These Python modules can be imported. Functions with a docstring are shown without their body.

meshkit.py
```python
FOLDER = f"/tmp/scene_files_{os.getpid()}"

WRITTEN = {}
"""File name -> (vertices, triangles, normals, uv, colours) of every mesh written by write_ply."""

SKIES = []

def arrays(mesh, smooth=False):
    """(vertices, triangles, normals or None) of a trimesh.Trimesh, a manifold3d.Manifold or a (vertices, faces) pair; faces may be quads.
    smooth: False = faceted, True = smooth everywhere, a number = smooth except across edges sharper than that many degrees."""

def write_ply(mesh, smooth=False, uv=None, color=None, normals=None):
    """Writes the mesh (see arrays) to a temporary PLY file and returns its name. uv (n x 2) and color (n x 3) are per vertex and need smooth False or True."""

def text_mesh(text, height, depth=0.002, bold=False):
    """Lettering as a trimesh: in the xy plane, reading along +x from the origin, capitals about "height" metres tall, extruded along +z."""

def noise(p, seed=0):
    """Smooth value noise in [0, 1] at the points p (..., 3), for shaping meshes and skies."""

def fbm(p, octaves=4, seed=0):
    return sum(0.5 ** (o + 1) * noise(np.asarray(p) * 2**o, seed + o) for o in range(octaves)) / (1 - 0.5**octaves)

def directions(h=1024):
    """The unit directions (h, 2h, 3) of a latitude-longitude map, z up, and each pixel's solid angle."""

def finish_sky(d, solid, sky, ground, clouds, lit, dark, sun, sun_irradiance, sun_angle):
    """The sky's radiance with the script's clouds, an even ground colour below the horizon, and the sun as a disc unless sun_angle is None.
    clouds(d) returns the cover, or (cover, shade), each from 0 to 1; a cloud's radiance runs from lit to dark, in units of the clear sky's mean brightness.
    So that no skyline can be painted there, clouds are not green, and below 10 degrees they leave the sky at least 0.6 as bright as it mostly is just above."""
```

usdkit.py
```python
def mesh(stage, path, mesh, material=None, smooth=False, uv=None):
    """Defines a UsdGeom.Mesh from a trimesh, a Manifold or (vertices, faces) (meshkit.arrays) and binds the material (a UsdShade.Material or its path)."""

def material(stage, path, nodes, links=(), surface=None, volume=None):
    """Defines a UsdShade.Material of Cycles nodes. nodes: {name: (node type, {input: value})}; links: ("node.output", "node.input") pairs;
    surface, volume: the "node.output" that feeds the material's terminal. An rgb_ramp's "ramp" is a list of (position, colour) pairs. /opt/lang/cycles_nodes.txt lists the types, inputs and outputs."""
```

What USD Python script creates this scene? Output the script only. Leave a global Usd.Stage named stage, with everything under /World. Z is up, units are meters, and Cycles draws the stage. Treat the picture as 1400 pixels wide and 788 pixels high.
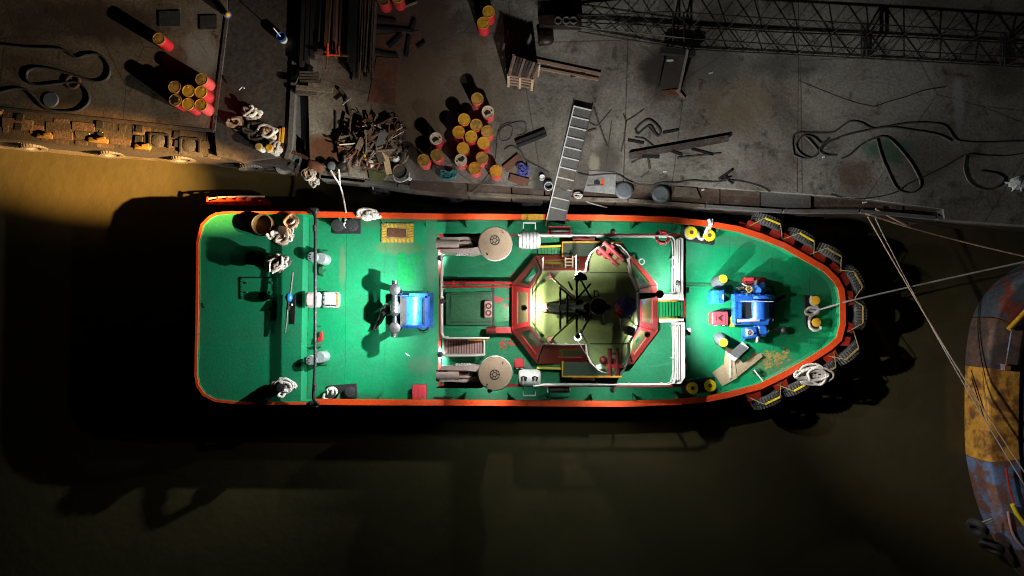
import math, random
import numpy as np, trimesh, usdkit, meshkit
import shapely.geometry as sg
from shapely import affinity
from pxr import Usd, UsdGeom, UsdLux, UsdShade, Gf

random.seed(7); rng = np.random.default_rng(7)
stage = Usd.Stage.CreateInMemory()
UsdGeom.SetStageUpAxis(stage, 'Z'); UsdGeom.SetStageMetersPerUnit(stage, 1.0)
UsdGeom.Xform.Define(stage, '/World'); UsdGeom.Scope.Define(stage, '/World/Looks')

# ------------------------------------------------------------------ camera, sky, exposure
FPX, ZC, TILT = 912.0, 35.5, math.radians(2.57)          # focal length in photo pixels, camera height, tilt off the vertical
cam = UsdGeom.Camera.Define(stage, '/World/camera')
cam.CreateHorizontalApertureAttr(36.0); cam.CreateFocalLengthAttr(36.0 * FPX / 1400.0)
cam.CreateClippingRangeAttr(Gf.Vec2f(0.5, 500)); cam.CreateExposureAttr(0.0)
cam.AddTranslateOp().Set((0, 0, ZC)); cam.AddRotateXYZOp().Set((math.degrees(TILT), 0, 0))
sky = UsdLux.DomeLight.Define(stage, '/World/sky')
msky = usdkit.material(stage, '/World/Looks/night_sky', {
    's': ('sky_texture', {'sky_type': 'single_scattering', 'sun_disc': False, 'sun_elevation': 0.02, 'sun_rotation': 2.6}),
    'b': ('background_shader', {'strength': 0.0011})}, [('s.color', 'b.color')], surface='b.background')
UsdShade.MaterialBindingAPI.Apply(sky.GetPrim()).Bind(msky)
sky.GetPrim().SetCustomDataByKey('kind', 'structure')

# lamps of the tug: name -> (photo pixel x, y, height, aim pixel x, y, aim height, cone half angle, softness, power, colour)
LAMPS = {
    'mast_port_quarter': (784, 374, 10.3, 110, 217, 0.0, 7.6, 1.0, 150000, (1.0, 0.52, 0.14)),
    'mast_port_aft': (780, 376, 10.1, 130, 60, 3.0, 24, 1.0, 5600, (1.0, 0.82, 0.6)),
    'mast_port': (790, 373, 10.3, 800, 110, 3.0, 60, 1.0, 1350, (1.0, 0.97, 0.9)),
    'mast_starboard': (790, 467, 10.2, 790, 690, 0.0, 46, 1.0, 270, (0.88, 1.0, 0.88)),
    'mast_forward': (838, 422, 10.9, 1400, 575, 1.0, 24, 1.0, 3000, (1.0, 0.93, 0.86)),
    'aft_deck': (597, 412, 5.3, 300, 416, 2.7, 66, 1.0, 2600, (0.95, 1.0, 0.97)),
    'aft_wall_port': (597, 352, 4.6, 520, 335, 1.5, 85, 0.8, 140, (0.95, 1.0, 0.97)),
    'aft_wall_starboard': (597, 486, 4.6, 520, 505, 1.5, 85, 0.8, 190, (0.95, 1.0, 0.97)),
    'fore_deck': (939, 441, 3.7, 1130, 425, 2.9, 80, 1.0, 900, (0.95, 1.0, 0.97)),
    'bridge_front': (886, 458, 7.85, 906, 468, 3.9, 74, 1.0, 420, (1.0, 1.0, 0.97)),
    'fore_deck_port': (938, 350, 3.9, 1060, 345, 2.6, 80, 1.0, 260, (0.95, 1.0, 0.97)),
    'boat_deck_port':    (921, 384, 5.3, 880, 364, 3.9, 84, .8, 100, (.95, 1.0, .97)),
    'mast_port_fore': (806, 376, 10.2, 1270, 150, 3.0, 30, 1.0, 1700, (1.0, 0.95, 0.9)),
    'wheelhouse_aft': (715, 421, 7.8, 690, 421, 3.9, 115, 0.4, 285, (1.0, 0.97, 0.9)),
    'side_port_aft': (668, 315, 3.7, 650, 304, 1.5, 82, 0.6, 62, (0.95, 1.0, 0.97)),
    'side_port_fore': (838, 315.5, 3.7, 840, 304, 1.5, 82, 0.6, 62, (0.95, 1.0, 0.97)),
    'side_star_aft': (668, 535, 3.7, 650, 546, 1.5, 82, 0.6, 52, (0.95, 1.0, 0.97)),
    'side_star_fore': (838, 534, 3.7, 840, 545, 1.5, 82, 0.6, 46, (0.95, 1.0, 0.97)),
}

# ------------------------------------------------------------------ photo pixel -> point at a height
_f = np.array([0, math.sin(TILT), -math.cos(TILT)]); _u = np.array([0, math.cos(TILT), math.sin(TILT)]); _r = np.array([1.0, 0, 0])
def P(px, py, z=0.0):
    d = (px - 700) / FPX * _r + (394 - py) / FPX * _u + _f
    t = (z - ZC) / d[2]
    return np.array([d[0] * t, d[1] * t, z])
def L(px, z): return px * (ZC - z) / FPX                   # length of px pixels at height z

# ------------------------------------------------------------------ mesh helpers
class M:
    def __init__(s): s.v, s.f, s.n = [], [], 0
    def add(s, v, f):
        v = np.asarray(v, float); f = np.asarray(f, int)
        if f.shape[1] == 4: f = np.vstack([f[:, [0, 1, 2]], f[:, [0, 2, 3]]])
        s.v.append(v); s.f.append(f + s.n); s.n += len(v); return s
    def tm(s, t): return s.add(t.vertices, t.faces)
    def box(s, c, size, rz=0.0, ch=0.0):
        x, y, z = np.asarray(size, float) / 2
        ca, sa = math.cos(rz), math.sin(rz)
        if ch <= 0:
            q = np.array([[a * x, b * y, e * z] for a in (-1, 1) for b in (-1, 1) for e in (-1, 1)])
            f = [[0, 1, 3, 2], [4, 6, 7, 5], [0, 4, 5, 1], [2, 3, 7, 6], [0, 2, 6, 4], [1, 5, 7, 3]]
        else:
            pts = [(-x + ch, -y), (x - ch, -y), (x, -y + ch), (x, y - ch), (x - ch, y), (-x + ch, y), (-x, y - ch), (-x, -y + ch)]
            k = 1 - ch / max(min(x, y), 1e-6)
            rings = [(1, -z), (1, z - ch), (k, z)]
            q = np.array([[a * r, b * r, h] for r, h in rings for a, b in pts] + [[0, 0, -z], [0, 0, z]])
            f = [[i * 8 + j, i * 8 + (j + 1) % 8, (i + 1) * 8 + (j + 1) % 8, (i + 1) * 8 + j] for i in range(2) for j in range(8)]
            f += [[24, (j + 1) % 8, j, j] for j in range(8)] + [[25, 16 + j, 16 + (j + 1) % 8, 16 + (j + 1) % 8] for j in range(8)]
        q = np.stack([q[:, 0] * ca - q[:, 1] * sa, q[:, 0] * sa + q[:, 1] * ca, q[:, 2]], 1) + np.asarray(c, float)
        f = np.array(f); tri = np.vstack([f[:, [0, 1, 2]], f[:, [0, 2, 3]]])
        tri = tri[(tri[:, 0] != tri[:, 1]) & (tri[:, 1] != tri[:, 2]) & (tri[:, 0] != tri[:, 2])]
        return s.add(q, tri)
    def beam(s, a, b, w, h=None, up=(0, 0, 1)):
        a, b = np.asarray(a, float), np.asarray(b, float); h = h or w
        t = (b - a) / np.linalg.norm(b - a); up = np.asarray(up, float)
        if abs(t @ up) > .95: up = np.array([1.0, 0, 0])
        x = np.cross(t, up); x /= np.linalg.norm(x); y = np.cross(x, t)
        q = [p + i * x * w / 2 + j * y * h / 2 for p in (a, b) for i, j in ((-1, -1), (1, -1), (1, 1), (-1, 1))]
        return s.add(q, [[0, 1, 2, 3], [7, 6, 5, 4], [0, 4, 5, 1], [1, 5, 6, 2], [2, 6, 7, 3], [3, 7, 4, 0]])
    def tube(s, pts, r, n=8, cap=True, closed=False):
        p = np.asarray(pts, float); m = len(p); r = np.broadcast_to(r, (m,))
        t = np.roll(p, -1, 0) - np.roll(p, 1, 0) if closed else np.gradient(p, axis=0)
        t /= np.linalg.norm(t, axis=1, keepdims=True) + 1e-12
        a = np.cross(t[0], [0, 0, 1.0]) if abs(t[0][2]) < .9 else np.cross(t[0], [1.0, 0, 0])
        fr = []
        for i in range(m):
            a = a - t[i] * (a @ t[i]); a = a / (np.linalg.norm(a) + 1e-12); fr.append(a)
        a = np.array(fr); b = np.cross(t, a); w = np.arange(n) * 2 * np.pi / n
        v = (p[:, None] + r[:, None, None] * (np.cos(w)[None, :, None] * a[:, None] + np.sin(w)[None, :, None] * b[:, None])).reshape(-1, 3)
        f = []
        for i in range(m if closed else m - 1):
            k = (i + 1) % m
            for j in range(n): f.append([i * n + j, i * n + (j + 1) % n, k * n + (j + 1) % n, k * n + j])
        s.add(v, f)
        if cap and not closed:
            for i, o in ((0, -1), (m - 1, 1)):
                ring = v[i * n:(i + 1) * n]
                tri = [[n, (j + 1) % n, j] if o < 0 else [n, j, (j + 1) % n] for j in range(n)]
                s.add(np.vstack([ring, p[i]]), tri)
        return s
    def cyl(s, a, b, r, r2=None, n=16):
        return s.tube([a, b], [r, r if r2 is None else r2], n)
    def lathe(s, prof, c=(0, 0, 0), n=20):
        prof = np.asarray(prof, float); w = np.arange(n) * 2 * np.pi / n; m = len(prof)
        v = np.stack([prof[:, None, 0] * np.cos(w), prof[:, None, 0] * np.sin(w), np.broadcast_to(prof[:, None, 1], (m, n))], -1).reshape(-1, 3) + np.asarray(c, float)
        return s.add(v, [[i * n + j, i * n + (j + 1) % n, (i + 1) * n + (j + 1) % n, (i + 1) * n + j] for i in range(m - 1) for j in range(n)])
    def torus(s, c, R, r, axis=(0, 0, 1), n=24, k=10):
        ax = np.asarray(axis, float); ax /= np.linalg.norm(ax)
        e = np.cross(ax, [0, 0, 1.0] if abs(ax[2]) < .9 else [1.0, 0, 0]); e /= np.linalg.norm(e); g = np.cross(ax, e)
        w = np.arange(n) * 2 * np.pi / n
        return s.tube([np.asarray(c) + R * (math.cos(q) * e + math.sin(q) * g) for q in w], r, k, closed=True)
    def prism(s, poly, z0, z1):
        if not isinstance(poly, (sg.Polygon, sg.MultiPolygon)): poly = sg.Polygon([tuple(q[:2]) for q in poly])
        for g in getattr(poly, 'geoms', [poly]):
            if g.is_empty or g.area < 1e-6: continue
            t = trimesh.creation.extrude_polygon(g.buffer(0), z1 - z0, engine='earcut'); t.apply_translation((0, 0, z0)); s.tm(t)
        return s
    def ball(s, c, r, sub=2, scale=(1, 1, 1)):
        t = trimesh.creation.icosphere(sub, 1.0); return s.add(t.vertices * r * np.asarray(scale) + np.asarray(c), t.faces)
    def arr(s): return np.vstack(s.v), np.vstack(s.f)

def spl(pts, n=8, closed=False):
    p = np.asarray(pts, float); m = len(p); out = []
    g = lambda i: p[i % m] if closed else p[min(max(i, 0), m - 1)]
    for i in range(m if closed else m - 1):
        a, b, c, d = g(i - 1), g(i), g(i + 1), g(i + 2)
        for k in range(n):
            t = k / n
            out.append(.5 * (2 * b + (c - a) * t + (2 * a - 5 * b + 4 * c - d) * t * t + (3 * b - a - 3 * c + d) * t ** 3))
    if not closed: out.append(p[-1])
    return np.array(out)
def pxs(pts, z): return [P(x, y, z) for x, y in pts]
def arc(c, r, a0, a1, n, z): return [(c[0] + r * math.cos(a), c[1] + r * math.sin(a), z) for a in np.linspace(a0, a1, n)]

# ------------------------------------------------------------------ things, parts
taken = set()
def free(parent, name):
    k, nm = 0, name
    while f'{parent}/{nm}' in taken: k += 1; nm = f'{name}_{k:03d}'
    taken.add(f'{parent}/{nm}'); return nm
class Node:
    def __init__(s, path, loc): s.path, s.loc = path, np.asarray(loc, float)
def data(prim, label=None, cat=None, group=None, kind=None):
    for k, v in (('label', label), ('category', cat), ('group', group), ('kind', kind)):
        if v: prim.SetCustomDataByKey(k, v)
def thing(name, label, cat, loc, group=None, kind=None):
    path = '/World/' + free('/World', name)
    x = UsdGeom.Xform.Define(stage, path); x.AddTranslateOp().Set(tuple(map(float, loc)))
    data(x.GetPrim(), label, cat, group, kind); return Node(path, loc)
def part(parent, name, m, mat, smooth=35, label=None, kind=None):
    v, f = m.arr()
    path = parent.path + '/' + free(parent.path, name)
    g = usdkit.mesh(stage, path, (v - parent.loc, f), MAT[mat], smooth=smooth)
    data(g.GetPrim(), label, kind=kind); return Node(path, parent.loc)
def single(name, m, mat, label=None, cat=None, group=None, kind=None, smooth=35):
    path = '/World/' + free('/World', name); v, f = m.arr()
    c = np.array([v[:, 0].mean(), v[:, 1].mean(), v[:, 2].min()])
    g = usdkit.mesh(stage, path, (v - c, f), MAT[mat], smooth=smooth); UsdGeom.Xformable(g).AddTranslateOp().Set(tuple(map(float, c)))
    data(g.GetPrim(), label, cat, group, kind); return Node(path, c)
def copy(src, name, label, cat, loc, rz=0.0, group=None, tiltaxis=None):
    path = '/World/' + free('/World', name)
    x = UsdGeom.Xform.Define(stage, path)
    x.GetPrim().GetReferences().AddInternalReference(src.path); x.GetPrim().SetInstanceable(True)
    x.ClearXformOpOrder()
    op = x.GetTranslateOp() if x.GetTranslateOp() else x.AddTranslateOp()
    op.Set(tuple(map(float, loc))); rzop = x.AddRotateZOp(); rzop.Set(math.degrees(rz)); x.SetXformOpOrder([op, rzop])
    data(x.GetPrim(), label, cat, group); return Node(path, loc)

# ------------------------------------------------------------------ materials
MAT = {}
def mat(name, base, rough=.5, dirt=(.06, .04, .025), ds=.5, lo=.55, hi=.75, amt=.7, fine=8.0, var=.25, bump=.02, metal=0.0, spec=.5, obj=False):
    n = {'g': ('texture_coordinate', {}) if obj else ('geometry', {}),
         'n1': ('noise_texture', {'scale': ds, 'detail': 7.0, 'roughness': .62, 'distortion': .3}),
         'mr': ('map_range', {'from_min': lo, 'from_max': hi, 'to_min': 0.0, 'to_max': amt, 'clamp': True}),
         'n2': ('noise_texture', {'scale': fine, 'detail': 5.0, 'roughness': .65}),
         'mv': ('map_range', {'from_min': .3, 'from_max': .7, 'to_min': 1 - var, 'to_max': 1 + var * .6, 'clamp': True}),
         'mx': ('mix_color', {'a': base, 'b': dirt, 'use_clamp': False}),
         'h': ('hsv', {'fac': 1.0}),
         'rr': ('map_range', {'from_min': .3, 'from_max': .7, 'to_min': max(rough - .12, .02), 'to_max': min(rough + .15, 1), 'clamp': True}),
         'b': ('bump', {'strength': .6, 'distance': bump}),
         'p': ('principled_bsdf', {'metallic': metal, 'specular_ior_level': spec})}
    src = 'g.object' if obj else 'g.position'
    l = [(src, 'n1.vector'), (src, 'n2.vector'), ('n1.fac', 'mr.value'), ('mr.result', 'mx.fac'), ('n2.fac', 'mv.value'), ('mx.result', 'h.color'), ('mv.result', 'h.value'),
         ('h.color', 'p.base_color'), ('n2.fac', 'rr.value'), ('rr.result', 'p.roughness'), ('n2.fac', 'b.height'), ('b.normal', 'p.normal')]
    MAT[name] = usdkit.material(stage, '/World/Looks/' + name, n, l, surface='p.BSDF')
def glow(name, col, strength):
    MAT[name] = usdkit.material(stage, '/World/Looks/' + name, {'e': ('emission', {'color': col, 'strength': strength})}, surface='e.emission')

def stains(n, l, extra, noise, last):
    for i, (x, y, rx, ry, col, am) in enumerate(extra):
        n[f'q{i}'] = ('mapping', {'mapping_type': 'point', 'location': (-x / rx, -y / ry, 0), 'scale': (1 / rx, 1 / ry, 0)})
        n[f'w{i}'] = ('vector_math', {'math_type': 'length'})
        n[f's{i}'] = ('math', {'math_type': 'multiply_add', 'value2': 1.5, 'value3': -.75})
        n[f't{i}'] = ('math', {'math_type': 'add'})
        n[f'r{i}'] = ('map_range', {'from_min': .55, 'from_max': 1.05, 'to_min': am, 'to_max': 0.0, 'clamp': True})
        n[f'x{i}'] = ('mix_color', {'b': col})
        l += [('g.position', f'q{i}.vector'), (f'q{i}.vector', f'w{i}.vector1'), (noise + '.fac', f's{i}.value1'), (f'w{i}.value', f't{i}.value1'), (f's{i}.value', f't{i}.value2'),
              (f't{i}.value', f'r{i}.value'), (f'r{i}.result', f'x{i}.fac'), (last, f'x{i}.a')]
        last = f'x{i}.result'
    return last

def concrete(name, base, dark, rust, extra=()):
    """Yard concrete: broad tone changes, oil stains, rust bloom, speckle, hairline cracks; extra = stains with a place of their own (x, y, rx, ry, colour, amount)."""
    n = {'g': ('geometry', {}),
         'a': ('noise_texture', {'scale': .16, 'detail': 8.0, 'roughness': .62, 'distortion': .8}),
         'ar': ('map_range', {'from_min': .40, 'from_max': .60, 'to_min': 0.0, 'to_max': 1.0, 'clamp': True}),
         'm1': ('mix_color', {'a': base, 'b': dark}),
         'b': ('noise_texture', {'scale': .33, 'detail': 9.0, 'roughness': .7, 'distortion': 1.4}),
         'br': ('map_range', {'from_min': .53, 'from_max': .72, 'to_min': 0.0, 'to_max': .75, 'clamp': True}),
         'm2': ('mix_color', {'b': rust}),
         'c': ('noise_texture', {'scale': 1.1, 'detail': 10.0, 'roughness': .72, 'distortion': .5}),
         'cr': ('map_range', {'from_min': .54, 'from_max': .67, 'to_min': 0.0, 'to_max': .85, 'clamp': True}),
         'm3': ('mix_color', {'b': tuple(.28 * x for x in dark)}),
         'd': ('noise_texture', {'scale': 7.0, 'detail': 6.0, 'roughness': .75}),
         'dr': ('map_range', {'from_min': .3, 'from_max': .72, 'to_min': .55, 'to_max': 1.35, 'clamp': True}),
         'h': ('hsv', {'fac': 1.0}),
         'vd': ('mix_vector', {'fac': .06, 'use_clamp': False}),
         'v': ('voronoi_texture', {'feature': 'distance_to_edge', 'scale': .17}),
         'vr': ('map_range', {'from_min': 0.0, 'from_max': .006, 'to_min': .75, 'to_max': 0.0, 'clamp': True}),
         'm4': ('mix_color', {'b': (.02, .018, .015)}),
         'bp': ('bump', {'strength': .7, 'distance': .03}),
         'p': ('principled_bsdf', {'roughness': .82, 'specular_ior_level': .3})}
    l = [('g.position', x + '.vector') for x in 'abcd'] + [('a.fac', 'ar.value'), ('ar.result', 'm1.fac'), ('b.fac', 'br.value'), ('br.result', 'm2.fac'), ('m1.result', 'm2.a'),
         ('c.fac', 'cr.value'), ('cr.result', 'm3.fac'), ('m2.result', 'm3.a'), ('d.fac', 'dr.value'), ('m3.result', 'h.color'), ('dr.result', 'h.value'),
         ('g.position', 'vd.a'), ('c.color', 'vd.b'), ('vd.result', 'v.vector'), ('v.distance', 'vr.value'), ('vr.result', 'm4.fac'), ('h.color', 'm4.a'), ('d.fac', 'bp.height'), ('bp.normal', 'p.normal')]
    last = 'm4.result'
    last = stains(n, l, extra, 'c', last)
    MAT[name] = usdkit.material(stage, '/World/Looks/' + name, n, l + [(last, 'p.base_color')], surface='p.BSDF')

def stain(px, py, rx, ry, col, am):
    c = P(px, py, 3.0); return (c[0], c[1], L(rx, 3), L(ry, 3), col, am)
concrete('quay_concrete', (.27, .26, .23), (.115, .105, .09), (.12, .075, .05), [
    stain(540, 40, 140, 130, (.065, .033, .024), .9), stain(565, 150, 70, 90, (.13, .08, .045), .85),
    stain(650, 110, 60, 80, (.15, .105, .065), .5), stain(1010, 140, 60, 45, (.16, .115, .065), .55), stain(912, 98, 46, 46, (.03, .022, .02), .92),
    stain(830, 218, 22, 30, (.07, .065, .055), .8), stain(812, 224, 9, 14, (.36, .33, .25), .6), stain(740, 250, 14, 26, (.03, .03, .03), .8),
    stain(507, 198, 62, 46, (.085, .06, .045), .8), stain(440, 205, 34, 22, (.12, .05, .025), .9), stain(1215, 205, 40, 20, (.03, .10, .06), .8), stain(1310, 140, 9, 45, (.30, .31, .36), .55),
    stain(1170, 240, 30, 26, (.10, .05, .035), .7), stain(1080, 90, 70, 20, (.08, .08, .075), .6), stain(665, 30, 60, 30, (.05, .045, .04), .6),
    stain(980, 90, 50, 40, (.09, .085, .075), .7), stain(1370, 110, 40, 30, (.07, .06, .05), .7)])
concrete('pontoon_concrete', (.21, .165, .115), (.11, .08, .055), (.12, .07, .04), [
    stain(120, 30, 150, 35, (.05, .032, .024), .85), stain(275, 75, 32, 40, (.24, .23, .215), .8), stain(218, 150, 12, 10, (.10, .08, .06), .8),
    stain(80, 130, 40, 18, (.09, .06, .04), .5), stain(230, 80, 30, 22, (.15, .09, .065), .5), stain(290, 20, 40, 25, (.17, .165, .155), .5)])
mat('dark_steel_deck', (.045, .042, .04), .6, (.09, .055, .035), .4, .5, .7, .6, 5.0, .4, .02)
mat('edge_steel', (.10, .10, .098), .6, (.08, .04, .02), .8, .52, .68, .8, 9.0, .35)
mat('rusty_edge', (.07, .042, .03), .8, (.13, .11, .09), 1.2, .5, .68, .8, 9.0, .45, .05)
mat('pontoon_side', (.045, .032, .022), .85, (.025, .018, .014), 1.5, .38, .60, .92, 7.0, .4, .05)
mat('shelf_dark', (.032, .023, .016), .85, (.02, .015, .012), 1.3, .42, .62, .9, 7.0, .4, .05)
mat('grey_timber', (.15, .125, .095), .85, (.06, .045, .035), 1.4, .48, .64, .8, 12.0, .45, .05)
mat('wood', (.42, .27, .13), .7, (.18, .10, .05), 1.2, .55, .75, .5, 14.0, .25, .02)
mat('pale_wood', (.50, .38, .23), .7, (.25, .16, .08), 1.2, .55, .75, .5, 14.0, .25, .02)
mat('brown_wood', (.13, .055, .035), .8, (.05, .03, .02), 1.2, .5, .7, .6, 10.0, .3, .03)
mat('crate_wood', (.30, .19, .14), .8, (.10, .06, .045), 1.2, .5, .7, .6, 10.0, .3, .03)
mat('rust', (.12, .045, .022), .85, (.045, .025, .018), 1.3, .48, .66, .8, 9.0, .4, .04)
mat('rust_plate', (.14, .052, .026), .8, (.06, .035, .025), .9, .48, .66, .7, 6.0, .3, .03)
mat('old_steel', (.11, .10, .095), .55, (.09, .04, .02), 1.5, .48, .64, .8, 10.0, .4, .03, metal=.3)
mat('bright_steel', (.34, .35, .37), .28, (.2, .15, .12), 2.0, .55, .75, .5, 16.0, .25, .01, metal=.85)
mat('black_steel', (.018, .018, .02), .5, (.05, .03, .02), 2.0, .55, .72, .5, 12.0, .3, .02)
mat('rubber', (.022, .022, .024), .75, (.07, .065, .06), 2.5, .5, .68, .7, 14.0, .4, .04)
mat('grey_rubber', (.075, .07, .065), .8, (.05, .045, .04), 2.0, .48, .66, .7, 12.0, .4, .05)
mat('hose', (.045, .041, .037), .6, (.05, .045, .04), 1.0, .5, .7, .6, 9.0, .3, .02)
def dstain(px, py, rx, ry, col, am):
    c = P(px, py, 1.5); return (c[0], c[1], L(rx, 1.5), L(ry, 1.5), col, am)
def deck_paint(name, base, dull, scuff, rust, k=1.0, extra=(), rough=(.46, .74)):
    n = {'g': ('geometry', {}), 'a': ('noise_texture', {'scale': .45, 'detail': 7.0, 'roughness': .65, 'distortion': .6}), 'ar': ('map_range', {'from_min': .42, 'from_max': .70, 'to_min': 0.0, 'to_max': .75 * k, 'clamp': True}), 'm1': ('mix_color', {'a': base, 'b': dull}),
         'sx': ('mapping', {'mapping_type': 'point', 'scale': (.5, 1.6, 1)}), 'b': ('noise_texture', {'scale': 1.0, 'detail': 9.0, 'roughness': .72, 'distortion': 1.0}), 'br': ('map_range', {'from_min': .56, 'from_max': .74, 'to_min': 0.0, 'to_max': .7 * k, 'clamp': True}), 'm2': ('mix_color', {'b': scuff}),
         'c': ('noise_texture', {'scale': 2.1, 'detail': 10.0, 'roughness': .74, 'distortion': .4}), 'cr': ('map_range', {'from_min': .625, 'from_max': .69, 'to_min': 0.0, 'to_max': .75 * k, 'clamp': True}), 'm3': ('mix_color', {'b': rust}),
         'd': ('noise_texture', {'scale': 9.0, 'detail': 5.0, 'roughness': .7}), 'dr': ('map_range', {'from_min': .3, 'from_max': .7, 'to_min': .84, 'to_max': 1.12, 'clamp': True}), 'h': ('hsv', {'fac': 1.0}),
         'rr': ('map_range', {'from_min': .35, 'from_max': .7, 'to_min': rough[0], 'to_max': rough[1], 'clamp': True}), 'bp': ('bump', {'strength': .6, 'distance': .015}), 'p': ('principled_bsdf', {'specular_ior_level': .35})}
    l = [('g.position', 'a.vector'), ('g.position', 'sx.vector'), ('sx.vector', 'b.vector'), ('g.position', 'c.vector'), ('g.position', 'd.vector'), ('a.fac', 'ar.value'), ('ar.result', 'm1.fac'), ('b.fac', 'br.value'), ('br.result', 'm2.fac'), ('m1.result', 'm2.a'),
         ('c.fac', 'cr.value'), ('cr.result', 'm3.fac'), ('m2.result', 'm3.a'), ('d.fac', 'dr.value'), ('m3.result', 'h.color'), ('dr.result', 'h.value'), ('a.fac', 'rr.value'), ('rr.result', 'p.roughness'), ('d.fac', 'bp.height'), ('bp.normal', 'p.normal')]
    last = stains(n, l, extra, 'c', 'h.color'); l.append((last, 'p.base_color'))
    MAT[name] = usdkit.material(stage, '/World/Looks/' + name, n, l, surface='p.BSDF')
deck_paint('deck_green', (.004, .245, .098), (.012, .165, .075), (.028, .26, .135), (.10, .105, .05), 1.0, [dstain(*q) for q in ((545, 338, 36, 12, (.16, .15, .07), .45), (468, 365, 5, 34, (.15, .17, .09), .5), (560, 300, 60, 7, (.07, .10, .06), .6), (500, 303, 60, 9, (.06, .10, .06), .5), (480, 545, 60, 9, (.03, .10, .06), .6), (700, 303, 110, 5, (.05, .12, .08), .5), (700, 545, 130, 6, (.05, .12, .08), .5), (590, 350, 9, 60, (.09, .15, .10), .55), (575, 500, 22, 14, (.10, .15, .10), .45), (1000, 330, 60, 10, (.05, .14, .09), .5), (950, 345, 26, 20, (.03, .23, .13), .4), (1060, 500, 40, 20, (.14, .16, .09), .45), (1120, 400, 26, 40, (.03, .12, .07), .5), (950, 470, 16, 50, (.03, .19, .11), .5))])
deck_paint('stern_green', (.006, .20, .086), (.012, .13, .06), (.03, .17, .09), (.05, .09, .04), .8)
deck_paint('boat_green', (.006, .225, .095), (.012, .15, .07), (.05, .25, .14), (.12, .10, .055), 1.1)
mat('fresh_green', (.006, .27, .075), .35, (.01, .22, .08), .8, .5, .7, .5, 6.0, .1, .008)
mat('dull_green', (.02, .13, .055), .5, (.02, .07, .035), 1.5, .5, .7, .7, 9.0, .3, .02)
mat('roof_green', (.13, .17, .05), .5, (.08, .11, .03), .7, .5, .72, .6, 7.0, .15, .01)
mat('wing_green', (.014, .04, .018), .6, (.05, .06, .03), .8, .5, .72, .6, 7.0, .25, .01)
deck_paint('orange_red', (.74, .072, .012), (.55, .06, .015), (.70, .16, .08), (.13, .05, .03), 1.25, rough=(.35, .6))
mat('hull_red', (.42, .025, .012), .5, (.14, .02, .012), 1.3, .5, .7, .7, 10.0, .25, .02)
mat('tug_red', (.42, .02, .022), .42, (.20, .015, .015), 1.6, .52, .72, .6, 10.0, .2, .01)
mat('dark_red', (.14, .012, .014), .5, (.05, .01, .01), 1.6, .5, .7, .6, 10.0, .25, .01)
mat('box_red', (.55, .035, .05), .5, (.30, .03, .03), 1.6, .54, .74, .6, 12.0, .2, .015)
mat('drum_red', (.72, .032, .05), .42, (.35, .03, .03), 2.2, .56, .74, .6, 10.0, .18, .01, obj=True)
mat('drum_faded', (.68, .075, .075), .6, (.4, .12, .1), 2.6, .46, .68, .75, 10.0, .25, .01, obj=True)
mat('drum_grimy', (.58, .028, .04), .5, (.12, .03, .025), 2.6, .46, .66, .8, 9.0, .3, .015, obj=True)
mat('lid_amber', (.60, .26, .02), .5, (.20, .09, .02), 3.0, .46, .66, .8, 8.0, .3, .02)
mat('lid_brown', (.36, .19, .05), .65, (.10, .06, .03), 3.0, .42, .60, .85, 8.0, .35, .02)
mat('lid_yellow', (.66, .33, .03), .5, (.28, .12, .02), 2.4, .54, .70, .7, 8.0, .25, .015)
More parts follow.
